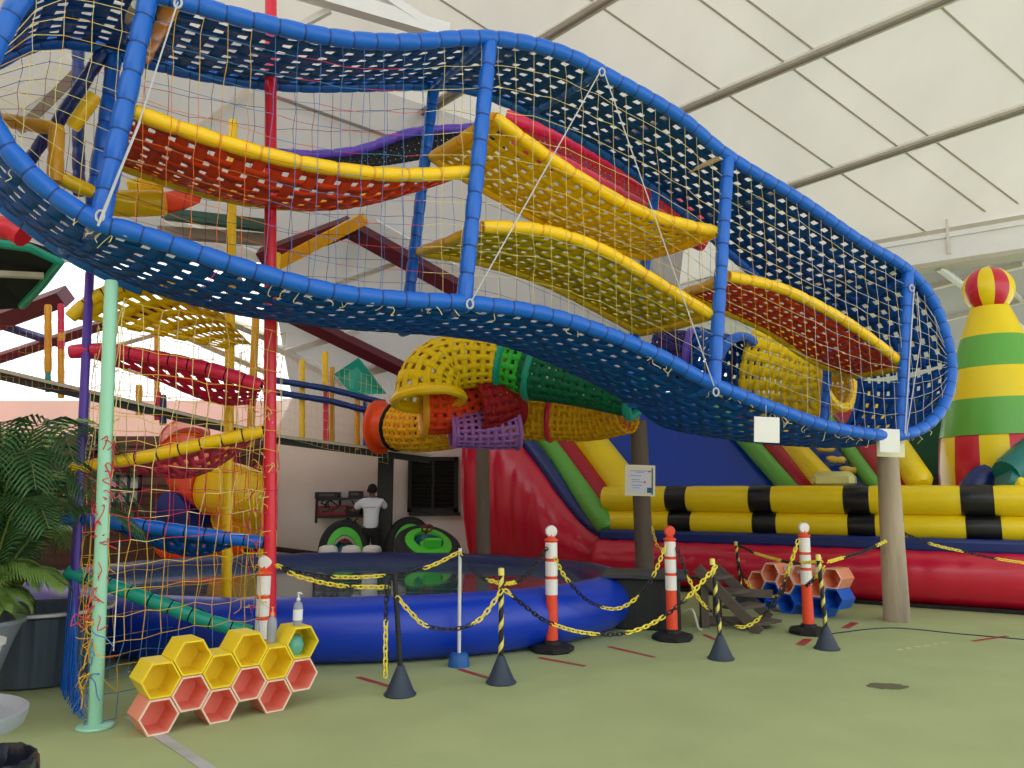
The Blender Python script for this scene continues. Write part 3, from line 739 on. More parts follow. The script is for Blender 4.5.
for a in [(302, 360, 438, 'foam_yellow'), (325, 352, 392, 'foam_yellow', .06), (326, 392, 446, 'foam_crimson', .055), (332, 367, 443, 'foam_amber', .05, .5), (357, 361, 396, 'foam_teal'), (357, 396, 450, 'foam_amber'), (365, 400, 452, 'foam_blue', .04, .3),
          (48, 305, 372, 'foam_amber'), (61, 304, 352, 'foam_crimson', .05), (61, 330, 398, 'foam_amber', .05), (48, 340, 392, 'foam_teal', .045), (158, 392, 420, 'foam_crimson'), (139, 385, 415, 'foam_amber'), (157, 320, 420, 'foam_amber', .05, .4),
          (163, 395, 425, 'foam_navy', .06)]: cpost(*a)
for (ya, yb) in [(384, 404), (396, 416)]:
    b = MB(); foam(b, [P(268, ya - 5, 13.9), P(330, (ya + yb) / 2 - 5, 14.3), P(388, yb, 14.7)], .06, .4, 10); b.build('guard_rail', 'foam_navy', cw)
b = MB(); net(b, lambda u, v: P(268 + 120 * u, 350 + 30 * u + (88 + 0 * u) * v * .95, 13.9 + .8 * u), 22, 9, .003, .01, lambda u, v, d, r: 0, False, 31); b.build('guard_net', ['cord_yellow'], cw)
b = MB(); net(b, lambda u, v: P(0 + 260 * u, 325 + 20 * u + 60 * v, 12.3 + 1.4 * u), 40, 7, .003, .01, lambda u, v, d, r: 0 if r.random() < .5 else 1, False, 32); b.build('guard_net', ['cord_red', 'cord_gold'], cw)
b = MB(); cp = P(386, 458, 15.3); b.box((cp.x, cp.y, cp.z / 2), (.28, .2, cp.z), m=0); b.build('support_column', 'deck_dark', cw, smooth=False)
b = MB(); b.tube([P(388, 395, 14.6), P(388, 448, 14.6)], .04, 8); b.build('post', 'rafter_grey', cw)
# teal sail roof over the catwalk
b = MB(); q = [P(334, 374, 14.4), P(358, 358, 14.4), P(386, 394, 14.8), P(352, 394, 14.4)]
b.add(q + [x + V(0, .06, .02) for x in q], [(0, 1, 2, 3), (7, 6, 5, 4), (0, 4, 5, 1), (1, 5, 6, 2), (2, 6, 7, 3), (3, 7, 4, 0)])
tag(b.build('sail_canopy', 'foam_teal', None, origin=q[0], smooth=False), 'teal triangular sail canopy over the catwalk posts', 'canopy')
# orange tube mouth at the end of the catwalk
b = MB(); c = P(381, 427, 14.2); ax = V(1, -.45, -.03).normalized(); s_ = [c - ax * .1, c + ax * .9]
R_ = ax.to_track_quat('Z', 'Y').to_matrix()
b.lathe([(.50, -.06), (.50, 0), (.40, .03), (.38, .5), (.36, .9), (.33, .9), (.34, .1), (.40, -.02), (.46, -.06)], c, 28, 0, R_, False, False)
tag(b.build('tube_mouth', 'plastic_orange', None, origin=c), 'round orange plastic tube mouth at the end of the catwalk', 'tube entrance')
# ================================================================== round inflatable pool
vinyl('pool_blue', '#0c3cc0'); vinyl('pool_blue_shaded', '#0a2460')
PC = V(-2.2, 10.1, 0); PA, PBb = 3.75, 2.95
pool = thing('inflatable_pool', 'large round blue inflatable pool full of water', 'pool', tuple(PC))
RT = .30
rows = []
NP = 96
for i in range(NP):
    a = 2 * math.pi * i / NP; d = V(math.cos(a), math.sin(a), 0); e = V(PA * math.cos(a), PBb * math.sin(a), 0); nn = V(math.cos(a) / PA, math.sin(a) / PBb, 0).normalized()
    wr = 1 + .012 * math.sin(i * 3.1) + .01 * math.sin(i * 7.7)
    rows.append([PC + e - nn * RT + nn * (RT * wr * math.cos(2 * math.pi * q / 20)) * 1.0 + V(0, 0, .30 + .30 * wr * math.sin(2 * math.pi * q / 20)) for q in range(20)])
b = MB(); b.grid(rows, lambda i, j: 1 if 5 <= j < 15 else 0, closed_u=True, closed_v=True); b.build('tube_wall', ['pool_blue', 'pool_blue_shaded'], pool)  # navy inner half: shadow inside the rim put into the colour
wm = bpy.data.materials.new('water'); wm.use_nodes = True; N = wm.node_tree.nodes; L = wm.node_tree.links; p_ = N['Principled BSDF']
p_.inputs['Base Color'].default_value = rgb('#4a7480'); p_.inputs['Roughness'].default_value = .06; p_.inputs['Specular IOR Level'].default_value = 1.0; p_.inputs['Coat Weight'].default_value = .6; p_.inputs['Coat Roughness'].default_value = .03
tc = N.new('ShaderNodeTexCoord'); mp = N.new('ShaderNodeMapping'); mp.inputs['Scale'].default_value = (.5, 2.4, 1); nz = N.new('ShaderNodeTexNoise'); nz.inputs['Scale'].default_value = 2.0; bp = N.new('ShaderNodeBump'); bp.inputs['Strength'].default_value = .10; bp.inputs['Distance'].default_value = .05
L.new(tc.outputs['Object'], mp.inputs['Vector']); L.new(mp.outputs['Vector'], nz.inputs['Vector']); L.new(nz.outputs['Fac'], bp.inputs['Height']); L.new(bp.outputs['Normal'], p_.inputs['Normal']); MATS['water'] = wm
b = MB(); k = 64; b.add([PC + V(0, 0, .44)] + [PC + V((PA - .2) * math.cos(2 * math.pi * i / k), (PBb - .2) * math.sin(2 * math.pi * i / k), .44) for i in range(k)], [(0, 1 + i, 1 + (i + 1) % k) for i in range(k)])
b.build('water', 'water', pool, smooth=False)
# ================================================================== bumper boats
mat('boat_green', '#4fc83a', rough=.4, var=.08); mat('boat_teal', '#0e6a78', rough=.4); mat('boat_teal_dark', '#126874', rough=.4); mat('boat_red', '#8a1a20', rough=.4)
def boat(label, c, Rm, s=1.0, seat='boat_teal'):
    t = thing('bumper_boat', label, 'bumper boat', tuple(c), 'green bumper boats by the pool')
    S = lambda x, y, z: c + Rm @ V(x * s, y * s, z * s)
    b = MB(); b.tube([S(.62 * math.cos(a), .80 * math.sin(a), .16) for a in [2 * math.pi * i / 40 for i in range(40)]], .17 * s, 14, closed=True); b.build('tyre', 'black_rubber', t)
    b = MB(); b.grid([[S(.56 * r * math.cos(2 * math.pi * q / 32), .74 * r * math.sin(2 * math.pi * q / 32), z) for q in range(32)] for (r, z) in ((1.0, .22), (.96, .32), (.80, .36), (.62, .37), (.60, .30))], closed_v=True); b.build('hull', 'boat_green', t)
    b = MB(); b.grid([[S(.50 * r * math.cos(2 * math.pi * q / 32), -.08 + .60 * r * math.sin(2 * math.pi * q / 32), z) for q in range(32)] for (r, z) in ((.66, .36), (.60, .26), (.45, .16), (.02, .14))], closed_v=True); b.build('cockpit', 'boat_teal_dark', t)
    b = MB(); b.box(S(0, -.12, .26), (.42 * s, .34 * s, .2 * s), Rm, 0, .05 * s); b.box(S(0, -.34, .42), (.42 * s, .12 * s, .36 * s), Rm, 0, .04 * s); b.build('seat', seat, t)
    b = MB(); b.tube([S(0, .34, .34), S(0, .24, .54)], .03 * s, 8); b.tube([S(.13 * math.cos(a), .24 - .06 * math.sin(a), .54 + .12 * math.sin(a)) for a in [2 * math.pi * i / 20 for i in range(20)]], .022 * s, 8, closed=True); b.build('steering_wheel', 'boat_red', t)
    return t
def Rx(a): return Matrix.Rotation(math.radians(a), 3, 'X')
def Rz(a): return Matrix.Rotation(math.radians(a), 3, 'Z')
def Ry(a): return Matrix.Rotation(math.radians(a), 3, 'Y')
boat('green and black bumper boat stood on end against the wall, left of the person', P(344, 552, 15.0), Rz(14) @ Rx(76), .62)
boat('green and black bumper boat stood on end behind the floating one, below the dark window', P(409, 548, 15.4), Rz(18) @ Rx(78), .62)
boat('green bumper boat with dark tyre lying on the back rim of the pool', P(427, 554, 13.3), Rz(20) @ Rx(24), .72, 'boat_green')
b = MB(); q = [P(381, 560, 15.2), P(401, 560, 15.2), P(400, 545, 15.25), P(396, 532, 15.35), P(388, 523, 15.4), P(381, 522, 15.4)]
b.add(q + [x + V(0, .08, 0) for x in q], [(0, 1, 2, 3, 4, 5), (11, 10, 9, 8, 7, 6)] + [(i, i + 6, (i + 1) % 6 + 6, (i + 1) % 6) for i in range(6)])
mat('board_teal', '#138a9c', rough=.5); tag(b.build('foam_board', 'board_teal', None, origin=q[0], bevel=.02), 'teal board leaning on the wall, right of the person', 'board')
for i, x in enumerate((328, 351, 372)):
    c = P(x, 556, 13.6); b = MB(); b.lathe([(.0, 0), (.15, 0), (.17, .05), (.15, .12), (.08, .15), (0, .155)], (c.x, c.y, .5), 16)
    b.box((c.x, c.y, .47), (.2, .2, .1)); tag(b.build('float', 'white_paint', None, origin=(c.x, c.y, .42)), ['white float on the far pool rim, leftmost of three', 'white float on the far pool rim, middle of three', 'white float on the far pool rim nearest the teal board'][i], 'float', 'white floats on the far pool rim')
# ================================================================== rack with radios
rk = thing('equipment_rack', 'dark wall rack of shelves and cables on the beige wall', 'rack', tuple(P(340, 520, WB)))
b = MB(); fr = lambda x, y, o=.2: P(x, y, WB - o)
for (p0, p1) in [((318, 500), (382, 497)), ((318, 517), (372, 516))]: b.bar(fr(*p0), fr(*p1), .34, .04)
for (p0, p1) in [((317, 497), (316, 523)), ((340, 497), (340, 517)), ((365, 497), (366, 517))]: b.bar(fr(*p0, .05), fr(*p1, .05), .04, .06)
b.build('shelf_frame', 'black_plastic', rk, smooth=False)
b = MB(); rnd = random.Random(3)
for i in range(9):
    x = rnd.uniform(318, 368); y = rnd.choice((500, 518)); pts = [fr(x, y, .36)]
    for q in range(3): pts.append(pts[-1] + V(rnd.uniform(-.15, .15), 0, rnd.uniform(-.14, -.02)))
    b.tube(spline(pts, 4), .014, 5)
b.build('cables', 'black_rubber', rk)['kind'] = 'stuff'
mat('radio_red', '#8e2030', rough=.4); mat('radio_dark', '#1c1a1e', rough=.4); mat('radio_face', '#5a5458', rough=.3)
for (x, y, w, h, m_, lab) in [(328, 495.5, .48, .14, 'radio_dark', 'long black receiver on the upper shelf, left end'), (356, 494.5, .26, .14, 'radio_dark', 'small black receiver on the upper shelf beside the person'),
                            (327, 511, .32, .2, 'radio_red', 'dark red receiver on the lower shelf, left end'), (341, 510.5, .28, .2, 'radio_red', 'dark red receiver on the lower shelf, middle'), (355, 511, .28, .17, 'radio_dark', 'black receiver on the lower shelf by the arm of the person')]:
    c = fr(x, y, .22); t = thing('receiver', lab, 'receiver', (c.x, c.y, c.z - h / 2), 'receivers on the wall rack')
    b = MB(); b.box(c, (w, .26, h), bev=.012); b.build('case', m_, t, smooth=False)
    b = MB(); b.box(c + V(0, -.135, .01), (w * .62, .012, h * .34)); b.build('display', 'radio_face', t, smooth=False)
    b = MB(); b.tube([c + V(w * .4, -.13, 0), c + V(w * .4, -.16, 0)], .022, 10); b.build('knob', 'black_plastic', t)
# ================================================================== person
mat('skin', '#6b4636', rough=.55, var=.05); mat('shirt_white', '#dfe4f2', rough=.85, var=.05, scale=9, bump=.3); mat('shorts_black', '#14151a', rough=.85); mat('hair_black', '#0c0a0a', rough=.7); mat('shoe_grey', '#3a3a40', rough=.6)
pb = V(P(370, 553, 15.05).x, 15.05, 0)
person = thing('person', 'person in white t-shirt and black shorts, back turned, reaching to the wall rack', 'person', tuple(pb))
def skinfig(name, nodes, edges, m_, parent, root=0, lvl=2):
    me = bpy.data.meshes.new(name); off = Vector(parent['_o'])
    me.from_pydata([tuple(Vector(n[0]) + pb - off) for n in nodes], edges, []); me.update()
    o = bpy.data.objects.new(name, me); COL.objects.link(o); o.parent = parent; o['_o'] = tuple(off)
    md = o.modifiers.new('skin', 'SKIN'); md.use_smooth_shade = True
    for i, n in enumerate(nodes):
        v = me.skin_vertices[0].data[i]; r = n[1]; v.radius = (r, r) if not isinstance(r, tuple) else r; v.use_root = (i == root)
    sb = o.modifiers.new('sub', 'SUBSURF'); sb.levels = lvl; sb.render_levels = lvl
    me.materials.append(MATS[m_]); return o
H_ = 1.68
nodes = [((0, 0, .92), (.11, .09)), ((0, .01, 1.08), (.09, .075)), ((0, .03, 1.25), (.10, .08)), ((0, .055, 1.38), (.10, .07)), ((0, .07, 1.46), .055), ((0, .09, 1.52), .052), ((0, .10, 1.585), (.075, .088)), ((0, .10, 1.66), (.06, .075)),
         ((-.17, .06, 1.37), .05), ((-.37, .13, 1.20), .045), ((-.40, .40, 1.22), .034), ((-.40, .47, 1.23), (.036, .02)),
         ((.17, .06, 1.37), .05), ((.25, .26, 1.24), .045), ((.20, .49, 1.30), .034), ((.19, .56, 1.31), (.036, .02)),
         ((-.09, 0, .84), .088), ((-.10, .01, .48), .058), ((-.10, -.02, .10), .04), ((-.11, .10, .04), (.038, .03)),
         ((.09, 0, .84), .088), ((.10, .03, .48), .058), ((.10, -.01, .10), .04), ((.11, .11, .04), (.038, .03))]
ed = [(0, 1), (1, 2), (2, 3), (3, 4), (4, 5), (5, 6), (6, 7), (3, 8), (8, 9), (9, 10), (10, 11), (3, 12), (12, 13), (13, 14), (14, 15), (0, 16), (16, 17), (17, 18), (18, 19), (0, 20), (20, 21), (21, 22), (22, 23)]
fi = len(nodes)
for s_, hx in ((-1, -.40), (1, .19)):
    w0 = 11 if s_ < 0 else 15; base = Vector(nodes[w0][0])
    for f in range(4):
        a = base + V(-.03 + .02 * f, .04, .0); c = a + V(-.004 + .003 * f, .05 - .006 * abs(f - 1.5), .0); e = c + V(0, .028, -.016)
        i0 = len(nodes); nodes += [(tuple(a), .010), (tuple(c), .009), (tuple(e), .008)]; ed += [(w0, i0), (i0, i0 + 1), (i0 + 1, i0 + 2)]
    a = base + V(-s_ * .045, 0, -.005); c = a + V(-s_ * .02, .035, -.01); i0 = len(nodes); nodes += [(tuple(a), .011), (tuple(c), .010)]; ed += [(w0, i0), (i0, i0 + 1)]
skinfig('body', nodes, ed, 'skin', person)
skinfig('shirt', [((0, -.005, .80), (.17, .13)), ((0, .005, 1.05), (.155, .115)), ((0, .03, 1.25), (.172, .14)), ((0, .05, 1.38), (.16, .125)), ((0, .065, 1.44), .085), ((-.18, .06, 1.37), .082), ((-.33, .11, 1.24), .080), ((.18, .06, 1.37), .082), ((.245, .22, 1.26), .075)],
        [(0, 1), (1, 2), (2, 3), (3, 4), (3, 5), (5, 6), (3, 7), (7, 8)], 'shirt_white', person)
skinfig('shorts', [((0, 0, .93), (.155, .115)), ((0, 0, .85), (.15, .115)), ((-.095, .0, .76), .108), ((-.105, .01, .52), .098), ((.095, 0, .76), .108), ((.105, .03, .52), .098)], [(0, 1), (1, 2), (2, 3), (1, 4), (4, 5)], 'shorts_black', person)
b = MB(); hc = pb + V(0, .10, 1.61); b.grid([[hc + V(.090 * math.sin(t * e) * math.cos(2 * math.pi * q / 20), .106 * math.sin(t * e) * math.sin(2 * math.pi * q / 20) - .006, .100 * math.cos(t * e) + .01) for q in range(20) for e in [1.0 - .38 * max(0, math.sin(2 * math.pi * q / 20))]] for t in [.02, .35, .7, 1.05, 1.4, 1.75, 2.1, 2.35]], closed_v=True); b.build('hair', 'hair_black', person, solid=.008)
for s_ in (-1, 1):
    b = MB(); b.tube([hc + V(s_ * .082, -.01, -.05), hc + V(s_ * .094, -.015, -.03), hc + V(s_ * .09, -.01, 0)], [.012, .018, .012], 8); b.build('ear', 'skin', person)
b = MB()
b.tube([hc + V(0, .085, -.02), hc + V(0, .11, -.055), hc + V(0, .095, -.07)], [.008, .016, .012], 8); b.build('nose', 'skin', person)
for s_ in (-1, 1):
    b = MB(); b.tube(spline([pb + V(s_ * .105, -.05, .04), pb + V(s_ * .108, .04, .05), pb + V(s_ * .112, .15, .035)], 4), [.045] * 4 + [.05] * 3 + [.04, .025], 10); b.build('shoe', 'shoe_grey', person)
# pale print across the back of the shirt
b = MB(); rnd = random.Random(4)
for i in range(11): b.box(pb + V(-.10 + i * .02, -.125 + .012 * abs(i - 5) / 5, 1.27 + rnd.uniform(-.002, .002)), (.012, .006, .014 + rnd.uniform(0, .008)))
b.build('shirt_print', 'radio_face', person, smooth=False)
# ================================================================== big inflatable slide on the right
mat('inf_red', '#cc0f38', rough=.3, var=.06, scale=3, bump=.12, bscale=9, coat=.35); vinyl('inf_yellow', '#f2d414'); vinyl('inf_black', '#15161a'); vinyl('inf_navy', '#0e2a70'); vinyl('inf_green', '#64ad46'); vinyl('inf_blue', '#0b3cab')
vinyl('inf_crimson', '#a8122c'); vinyl('inf_darkgreen', '#0c4a30'); vinyl('inf_teal', '#0c6e6a'); vinyl('inf_cream', '#d8d48a'); vinyl('hold_yellow', '#e2c050')
IL = V(1.72, 13.6, 0); IR = V(7.05, 10.45, 0)
IU = (IR - IL).normalized(); IN = V(IU.y, -IU.x, 0)      # along the front, and outwards (towards camera)
if IN.y > 0: IN = -IN
def IW(px, off=0.0):                                      # station on the front line under image column px
    k = (px - 512) / F; o = IL + IN * off; s = (k * o.y - o.x) / (IU.x - k * IU.y); return s
def IP(s, z, off=0.0): p = IL + IU * s + IN * off; return V(p.x, p.y, z)
inf = thing('inflatable_slide', 'giant inflatable slide with red base, yellow and black striped front wall and blue slide bed', 'inflatable slide', tuple(IP(3, 0, 0)))
SE = IW(1120)
def pleat_tube(name, s0, s1, z, r, off, m_, pitch=.5, amp=.03, n=18, squash=1.0, curve=None):
    b = MB(); k = max(4, int((s1 - s0) / min(.12, pitch / 6))); rows = []
    for i in range(k + 1):
        s = s0 + (s1 - s0) * i / k; f = abs(math.sin(math.pi * (s - s0) / pitch)) ** .4; rr = r * (1 - amp + amp * f)
        if amp > 0 and (i == 0 or i == k): rr *= .6
        elif amp > 0 and (i == 1 or i == k - 1): rr *= .9
        elif amp == 0: rr *= 1 - .05 * abs(2 * i / k - 1) ** 12
        rows.append([IP(s, z + rr * math.sin(2 * math.pi * q / n), off) + IN * (rr * squash * math.cos(2 * math.pi * q / n)) for q in range(n)])
    o = b.grid(rows, 0, closed_v=True); b.f.append(tuple(o + q for q in range(n))); b.mi.append(0); b.f.append(tuple(o + k * n + q for q in range(n))[::-1]); b.mi.append(0)
    return b.build(name, m_, inf)
pleat_tube('base_tube', -.25, SE, .41, .40, .12, 'inf_red', .42, .05, 20)
b = MB(); b.bar(IP(-.1, .84, .05), IP(SE, .84, .05), .5, .20, 0); b.build('navy_band', 'inf_navy', inf, bevel=.05)
b = MB(); b.bar(IP(-.1, .03, .1), IP(SE, .03, .1), .6, .05, 0); b.build('gap_strip', 'inf_black', inf)  # black strip standing in for the dark gap under the base tube
bands = [(670, 687), (752, 770), (845, 866), (960, 988), (1085, 1110)]
edges = []
for z, r, nm in ((1.07, .19, 'lower'), (1.455, .215, 'upper')):
    s_prev = -.1
    for (x0, x1) in bands:
        a, c = IW(x0 - 2), IW(x1 - 2)
        if z < 1.2: a += .04; c += .06
        pleat_tube('wall_tube', s_prev + .0, a, z, r, 0, 'inf_yellow', 5, .0, 18)
        pleat_tube('black_band', a - .03, c + .03, z, r * 1.03, 0, 'inf_black', 5, .0, 18); s_prev = c
    if s_prev < SE: pleat_tube('wall_tube', s_prev, SE, z, r, 0, 'inf_yellow', 5, 0, 18)
b = MB(); b.bar(IP(-.05, .75, -.12), IP(SE, .75, -.12), .3, 1.6, 0); b.build('wall_core', 'inf_yellow', inf, bevel=.08)
# ---- left side: red cheek following the descending navy line
SDV = V(-.80, .60, 0); SDN = V(-.60, -.80, 0)
def SPL(px, py, off=0.0): return PL(px, py, IL + SDN * off, SDN)
navy = [(640, 541), (615, 537), (596, 528), (580, 513), (560, 487), (543, 462), (526, 440), (512, 420), (498, 400), (484, 380), (476, 368)]
top = [SPL(*p, .0) for p in navy]
k = len(top); rows = []
tops = spline(top, 5)
for i, t in enumerate(tops):
    row = []
    for j in range(9):
        w = j / 8; z = t.z * (1 - w) + .02 * w
        bul = .42 * math.sin(math.pi * min(max(w, 0), 1)) ** .7 * min(1, (t.z) / 1.5)
        bul *= 1 - .10 * abs(math.sin(i * .55)) ** 8
        row.append(V(t.x, t.y, z) + SDN * bul)
    rows.append(row)
# far edge closes backwards
last = rows[-1]; rows.append([p + SDV * .12 - SDN * .25 for p in last]); rows.append([p - SDN * .9 + SDV * .1 for p in last])
b = MB(); b.grid(rows, 0); b.build('side_cheek', 'inf_red', inf, solid=.02)
b = MB(); b.tube(tops, .14, 12); b.build('navy_edge', 'inf_navy', inf)
# ---- rails (padded tubes that run down the slide)
def rail(name, px0, py0, px1, py1, r, m_, d0, run=1.5, ext=1.2, off=.25, n=14):
    a = P(px0, py0, d0); c = P(px1, py1, d0 + run); d = (c - a)
    e = c + d * ext
    b = MB(); pts = [a.lerp(e, i / 14) for i in range(15)]; b.tube([a - d.normalized() * r * .6, a - d.normalized() * r * .3] + pts, [r * .55, r * .85] + [r] * 15, n); b.build(name, m_, inf); return a, e
dL = 13.7
gA = rail('green_rail', 606, 524, 541, 436, .20, 'inf_green', 13.55, 1.6)
cA = rail('crimson_rail', 612, 508, 558, 438, .20, 'inf_crimson', 13.75, 1.4)
yA = rail('yellow_rail', 634, 500, 588, 440, .33, 'inf_yellow', 13.75, 1.3)
def sd(px): s = IW(px); return (IL + IU * s).y
m1 = rail('green_rail', 795, 494, 748, 442, .16, 'inf_green', sd(795) + .45, 1.2)
m2 = rail('crimson_rail', 812, 494, 768, 442, .17, 'inf_crimson', sd(815) + .45, 1.2)
m3 = rail('yellow_rail', 828, 488, 786, 442, .22, 'inf_yellow', sd(833) + .45, 1.2)
n1 = rail('green_rail', 880, 492, 845, 443, .13, 'inf_green', sd(884) + .45, 1.2)
n2 = rail('crimson_rail', 897, 492, 860, 440, .18, 'inf_crimson', sd(902) + .45, 1.2)
n3 = rail('yellow_rail', 919, 481, 885, 430, .2, 'inf_yellow', sd(928) + .45, 1.2)
b = MB(); b.box(P(834, 480, sd(836) + .3), (.62, .4, .26), Rz(-30), 0, .08); b.build('foam_step', 'inf_cream', inf)
# ---- slide beds
def bed(name, a0, a1, c0, c1, m_, nseg=14):
    b = MB(); rows = []
    for i in range(nseg + 1):
        w = i / nseg; p = a0.lerp(a1, w); q = c0.lerp(c1, w); rows.append([p.lerp(q, j / 12) - V(0, 0, .10 * math.sin(math.pi * j / 12)) for j in range(13)])
    b.grid(rows); return b.build(name, m_, inf, solid=.06)
bed('slide_bed', yA[0] + V(.1, 0, -.25), yA[1] + V(.1, 0, -.1), m1[0] + V(0, 0, -.2), m1[1] + V(0, 0, -.1), 'inf_blue')
bed('climb_lane', m3[0] + V(0, 0, -.1), m3[1] + V(0, 0, -.05), n1[0] + V(0, 0, -.1), n1[1] + V(0, 0, -.05), 'inf_blue')
ln = (n1[0] - m3[0]).normalized(); sl = (m3[1] - m3[0]).normalized(); nr_ = ln.cross(sl).normalized()
if nr_.y > 0: nr_ = -nr_
ctr = (m3[0] + n1[0]) / 2 + V(0, 0, -.18)
for (x, y) in [(822, 446), (833, 457), (844, 468), (858, 478.5)]:
    c = PL(x - 6, y - 2, ctr, nr_) + nr_ * .12; b = MB()
    pts = [c + ln * (-.15 + .30 * i / 8) + sl * (.05 * ((i - 4) / 4) ** 2) for i in range(9)]; b.tube(pts, [.02, .05, .062, .058, .05, .058, .062, .05, .02], 10); b.build('foothold', 'hold_yellow', inf)
# back wall of the slide, seen right of the bridge end
b = MB(); c = P(925, 455, 14.6); b.box((c.x, c.y, 1.7), (2.4, .35, 3.4), Rz(-28), 0, .1); b.build('rear_panel', 'inf_darkgreen', inf)
b = MB(); c = P(925, 480, 14.0); b.box((c.x, c.y, .95), (2.2, .3, 1.9), Rz(-28), 0, .1); b.build('rear_panel', 'inf_black', inf)
# ================================================================== striped hat tower
hx = P(1003, 460, 11.8)
hat = thing('inflatable_tower', 'inflatable cone tower in green and yellow bands topped by a red and yellow ball', 'inflatable tower', (hx.x, hx.y, 0))
hz = lambda y: P(1000, y, 11.8).z
Rr = .84; zs = {k: hz(k) for k in (308, 338, 370, 401, 437)}
def cone_r(z): w = (z - zs[437]) / (zs[308] - zs[437]); return Rr * (1 - w) + .27 * w + .05 * math.sin(math.pi * min(max(w, 0), 1))
for (a, c, m_) in [(437, 401, 'inf_green'), (401, 370, 'inf_yellow'), (370, 338, 'inf_green'), (338, 308, 'inf_yellow')]:
    b = MB(); b.lathe([(cone_r(zs[a] + (zs[c] - zs[a]) * i / 6), zs[a] + (zs[c] - zs[a]) * i / 6) for i in range(7)], (hx.x, hx.y, 0), 32, 0, None, True, c == 308); b.build('cone_band', m_, hat)
b = MB(); n = 56
b.lathe([(Rr * 1.0, .02), (Rr * 1.05, .5), (Rr * 1.06, 1.2), (Rr * 1.05, 1.9), (Rr * 1.0, zs[437] - .03), (Rr * .96, zs[437] + .02)], (hx.x, hx.y, 0), n, lambda i, j: ((j + 2) // 4) % 2); b.build('striped_drum', ['inf_red', 'inf_yellow'], hat)
b = MB(); rb = .365; zc = hz(290) ; b.lathe([(rb * math.sin(t * math.pi / 16), -rb * math.cos(t * math.pi / 16)) for t in range(17)], (hx.x, hx.y, zc), 40, lambda i, j: (j // 4) % 2); b.build('ball', ['inf_yellow', 'inf_red'], hat)
# teal and navy inflatable pieces beside it
b = MB(); foam(b, spline([P(1045, 440, 11.0), P(1022, 462, 10.9), P(1006, 474, 10.8)], 5), .22, 2, 14); b.tube([P(1016, 484, 10.8), P(1003, 478, 10.8)], [.20, .17], 12, 0)
t = thing('inflatable_tentacle', 'teal inflatable arm with yellow tip leaning over the front wall, right edge', 'inflatable arm', tuple(P(1010, 490, 10.8)))
b.build('arm', 'inf_teal', t); b = MB(); b.tube([P(1018, 482, 10.7), P(1022, 490, 10.6), P(1036, 490, 10.6)], [.10, .11, .12], 12); b.build('tip', 'inf_yellow', t)
b = MB(); b.tube(spline([P(968, 500, 11.3), P(980, 482, 11.3), P(990, 475, 11.3), P(1002, 490, 11.2)], 4), .2, 12); tag(b.build('inflatable_hump', 'inf_navy', None, origin=P(985, 500, 11.3)), 'dark navy inflatable hump behind the front wall, below the cone tower', 'inflatable hump')
# ================================================================== round timber columns
def timber(n, h):
    m = mat(n, h, rough=.85, var=.3, scale=5, bump=.5, bscale=18, dirt='#6a6058'); N = m.node_tree.nodes
    mp = N.new('ShaderNodeMapping'); mp.inputs['Scale'].default_value = (1, 1, .16); tc = [q for q in N if q.type == 'TEX_COORD'][0]
    for q in [q for q in N if q.type == 'TEX_NOISE']: m.node_tree.links.new(mp.outputs['Vector'], q.inputs['Vector'])
    m.node_tree.links.new(tc.outputs['Object'], mp.inputs['Vector'])
timber('timber_grey', '#bcab93'); timber('timber_dark', '#6e6256')
def column(label, base, topz, r0, r1, m_='timber_grey', lean=(0, 0)):
    b = MB(); k = 12; rnd = random.Random(int(base.x * 100)); n = 20; rows = []
    for i in range(k + 1):
        w = i / k; r = r0 + (r1 - r0) * w; c = base + V(lean[0] * w, lean[1] * w, topz * w)
        rows.append([c + V(math.cos(2 * math.pi * q / n), math.sin(2 * math.pi * q / n), 0) * r * (1 + rnd.uniform(-.015, .015)) for q in range(n)])
    o = b.grid(rows, 0, closed_v=True); b.f.append(tuple(o + k * n + q for q in range(n))); b.mi.append(0)
    t = b.build('timber_column', m_, None, origin=base); return tag(t, label, 'timber column')
cb = G(897, 621); c2 = V(P(644, 500, 11.4).x, 11.4, 0); c3 = V(P(484, 500, 13.55).x, 13.55, 0)
column('pale round timber column nearest the camera, carrying two white cards', cb, 2.18, .155, .125, 'timber_grey', (.02, 0))
column('dark round timber column behind the black box, carrying a printed notice', c2, 2.62, .135, .125, 'timber_dark', (-.06, 0))
column('dark round timber column at the left edge of the red slide cheek', c3, 2.3, .125, .115, 'timber_dark', (-.03, 0))
# ================================================================== notices
mat('paper_white', '#f2f1ec', rough=.6, var=.02); mat('paper_cream', '#efe8c4', rough=.6, var=.03); mat('ink_blue', '#7d93c8', rough=.7); mat('ink_pink', '#d86a78', rough=.7); mat('ink_teal', '#2c6a88', rough=.7); mat('paper_lilac', '#e2e4f2', rough=.6, var=.02)
def card(name, label, x0, y0, x1, y1, d, m_, roll=0.0):
    a, c = P(x0, y0, d), P(x1, y1, d); ce = (a + c) / 2; w = c.x - a.x; h = a.z - c.z
    Rr_ = Matrix.Rotation(roll, 3, 'Y'); b = MB(); b.box(ce, (w, .012, h), Rr_)
    t = thing(name, label, 'notice', (ce.x, ce.y, ce.z - h / 2)); b.build('sheet', m_, t, smooth=False, bevel=.002); return t, ce, w, h, Rr_
t, ce, w, h, Rr_ = card('notice', 'printed notice with pale border on the dark timber column behind the black box', 624.5, 465, 655.5, 496, 11.24, 'paper_cream', .03)
def ink(x, z, ww, hh, m_, nm, lift=.0085):
    b = MB(); b.box(ce + Rr_ @ V(x * w, -lift, z * h), (ww * w, .003, hh * h), Rr_); return b.build(nm, m_, t, smooth=False)
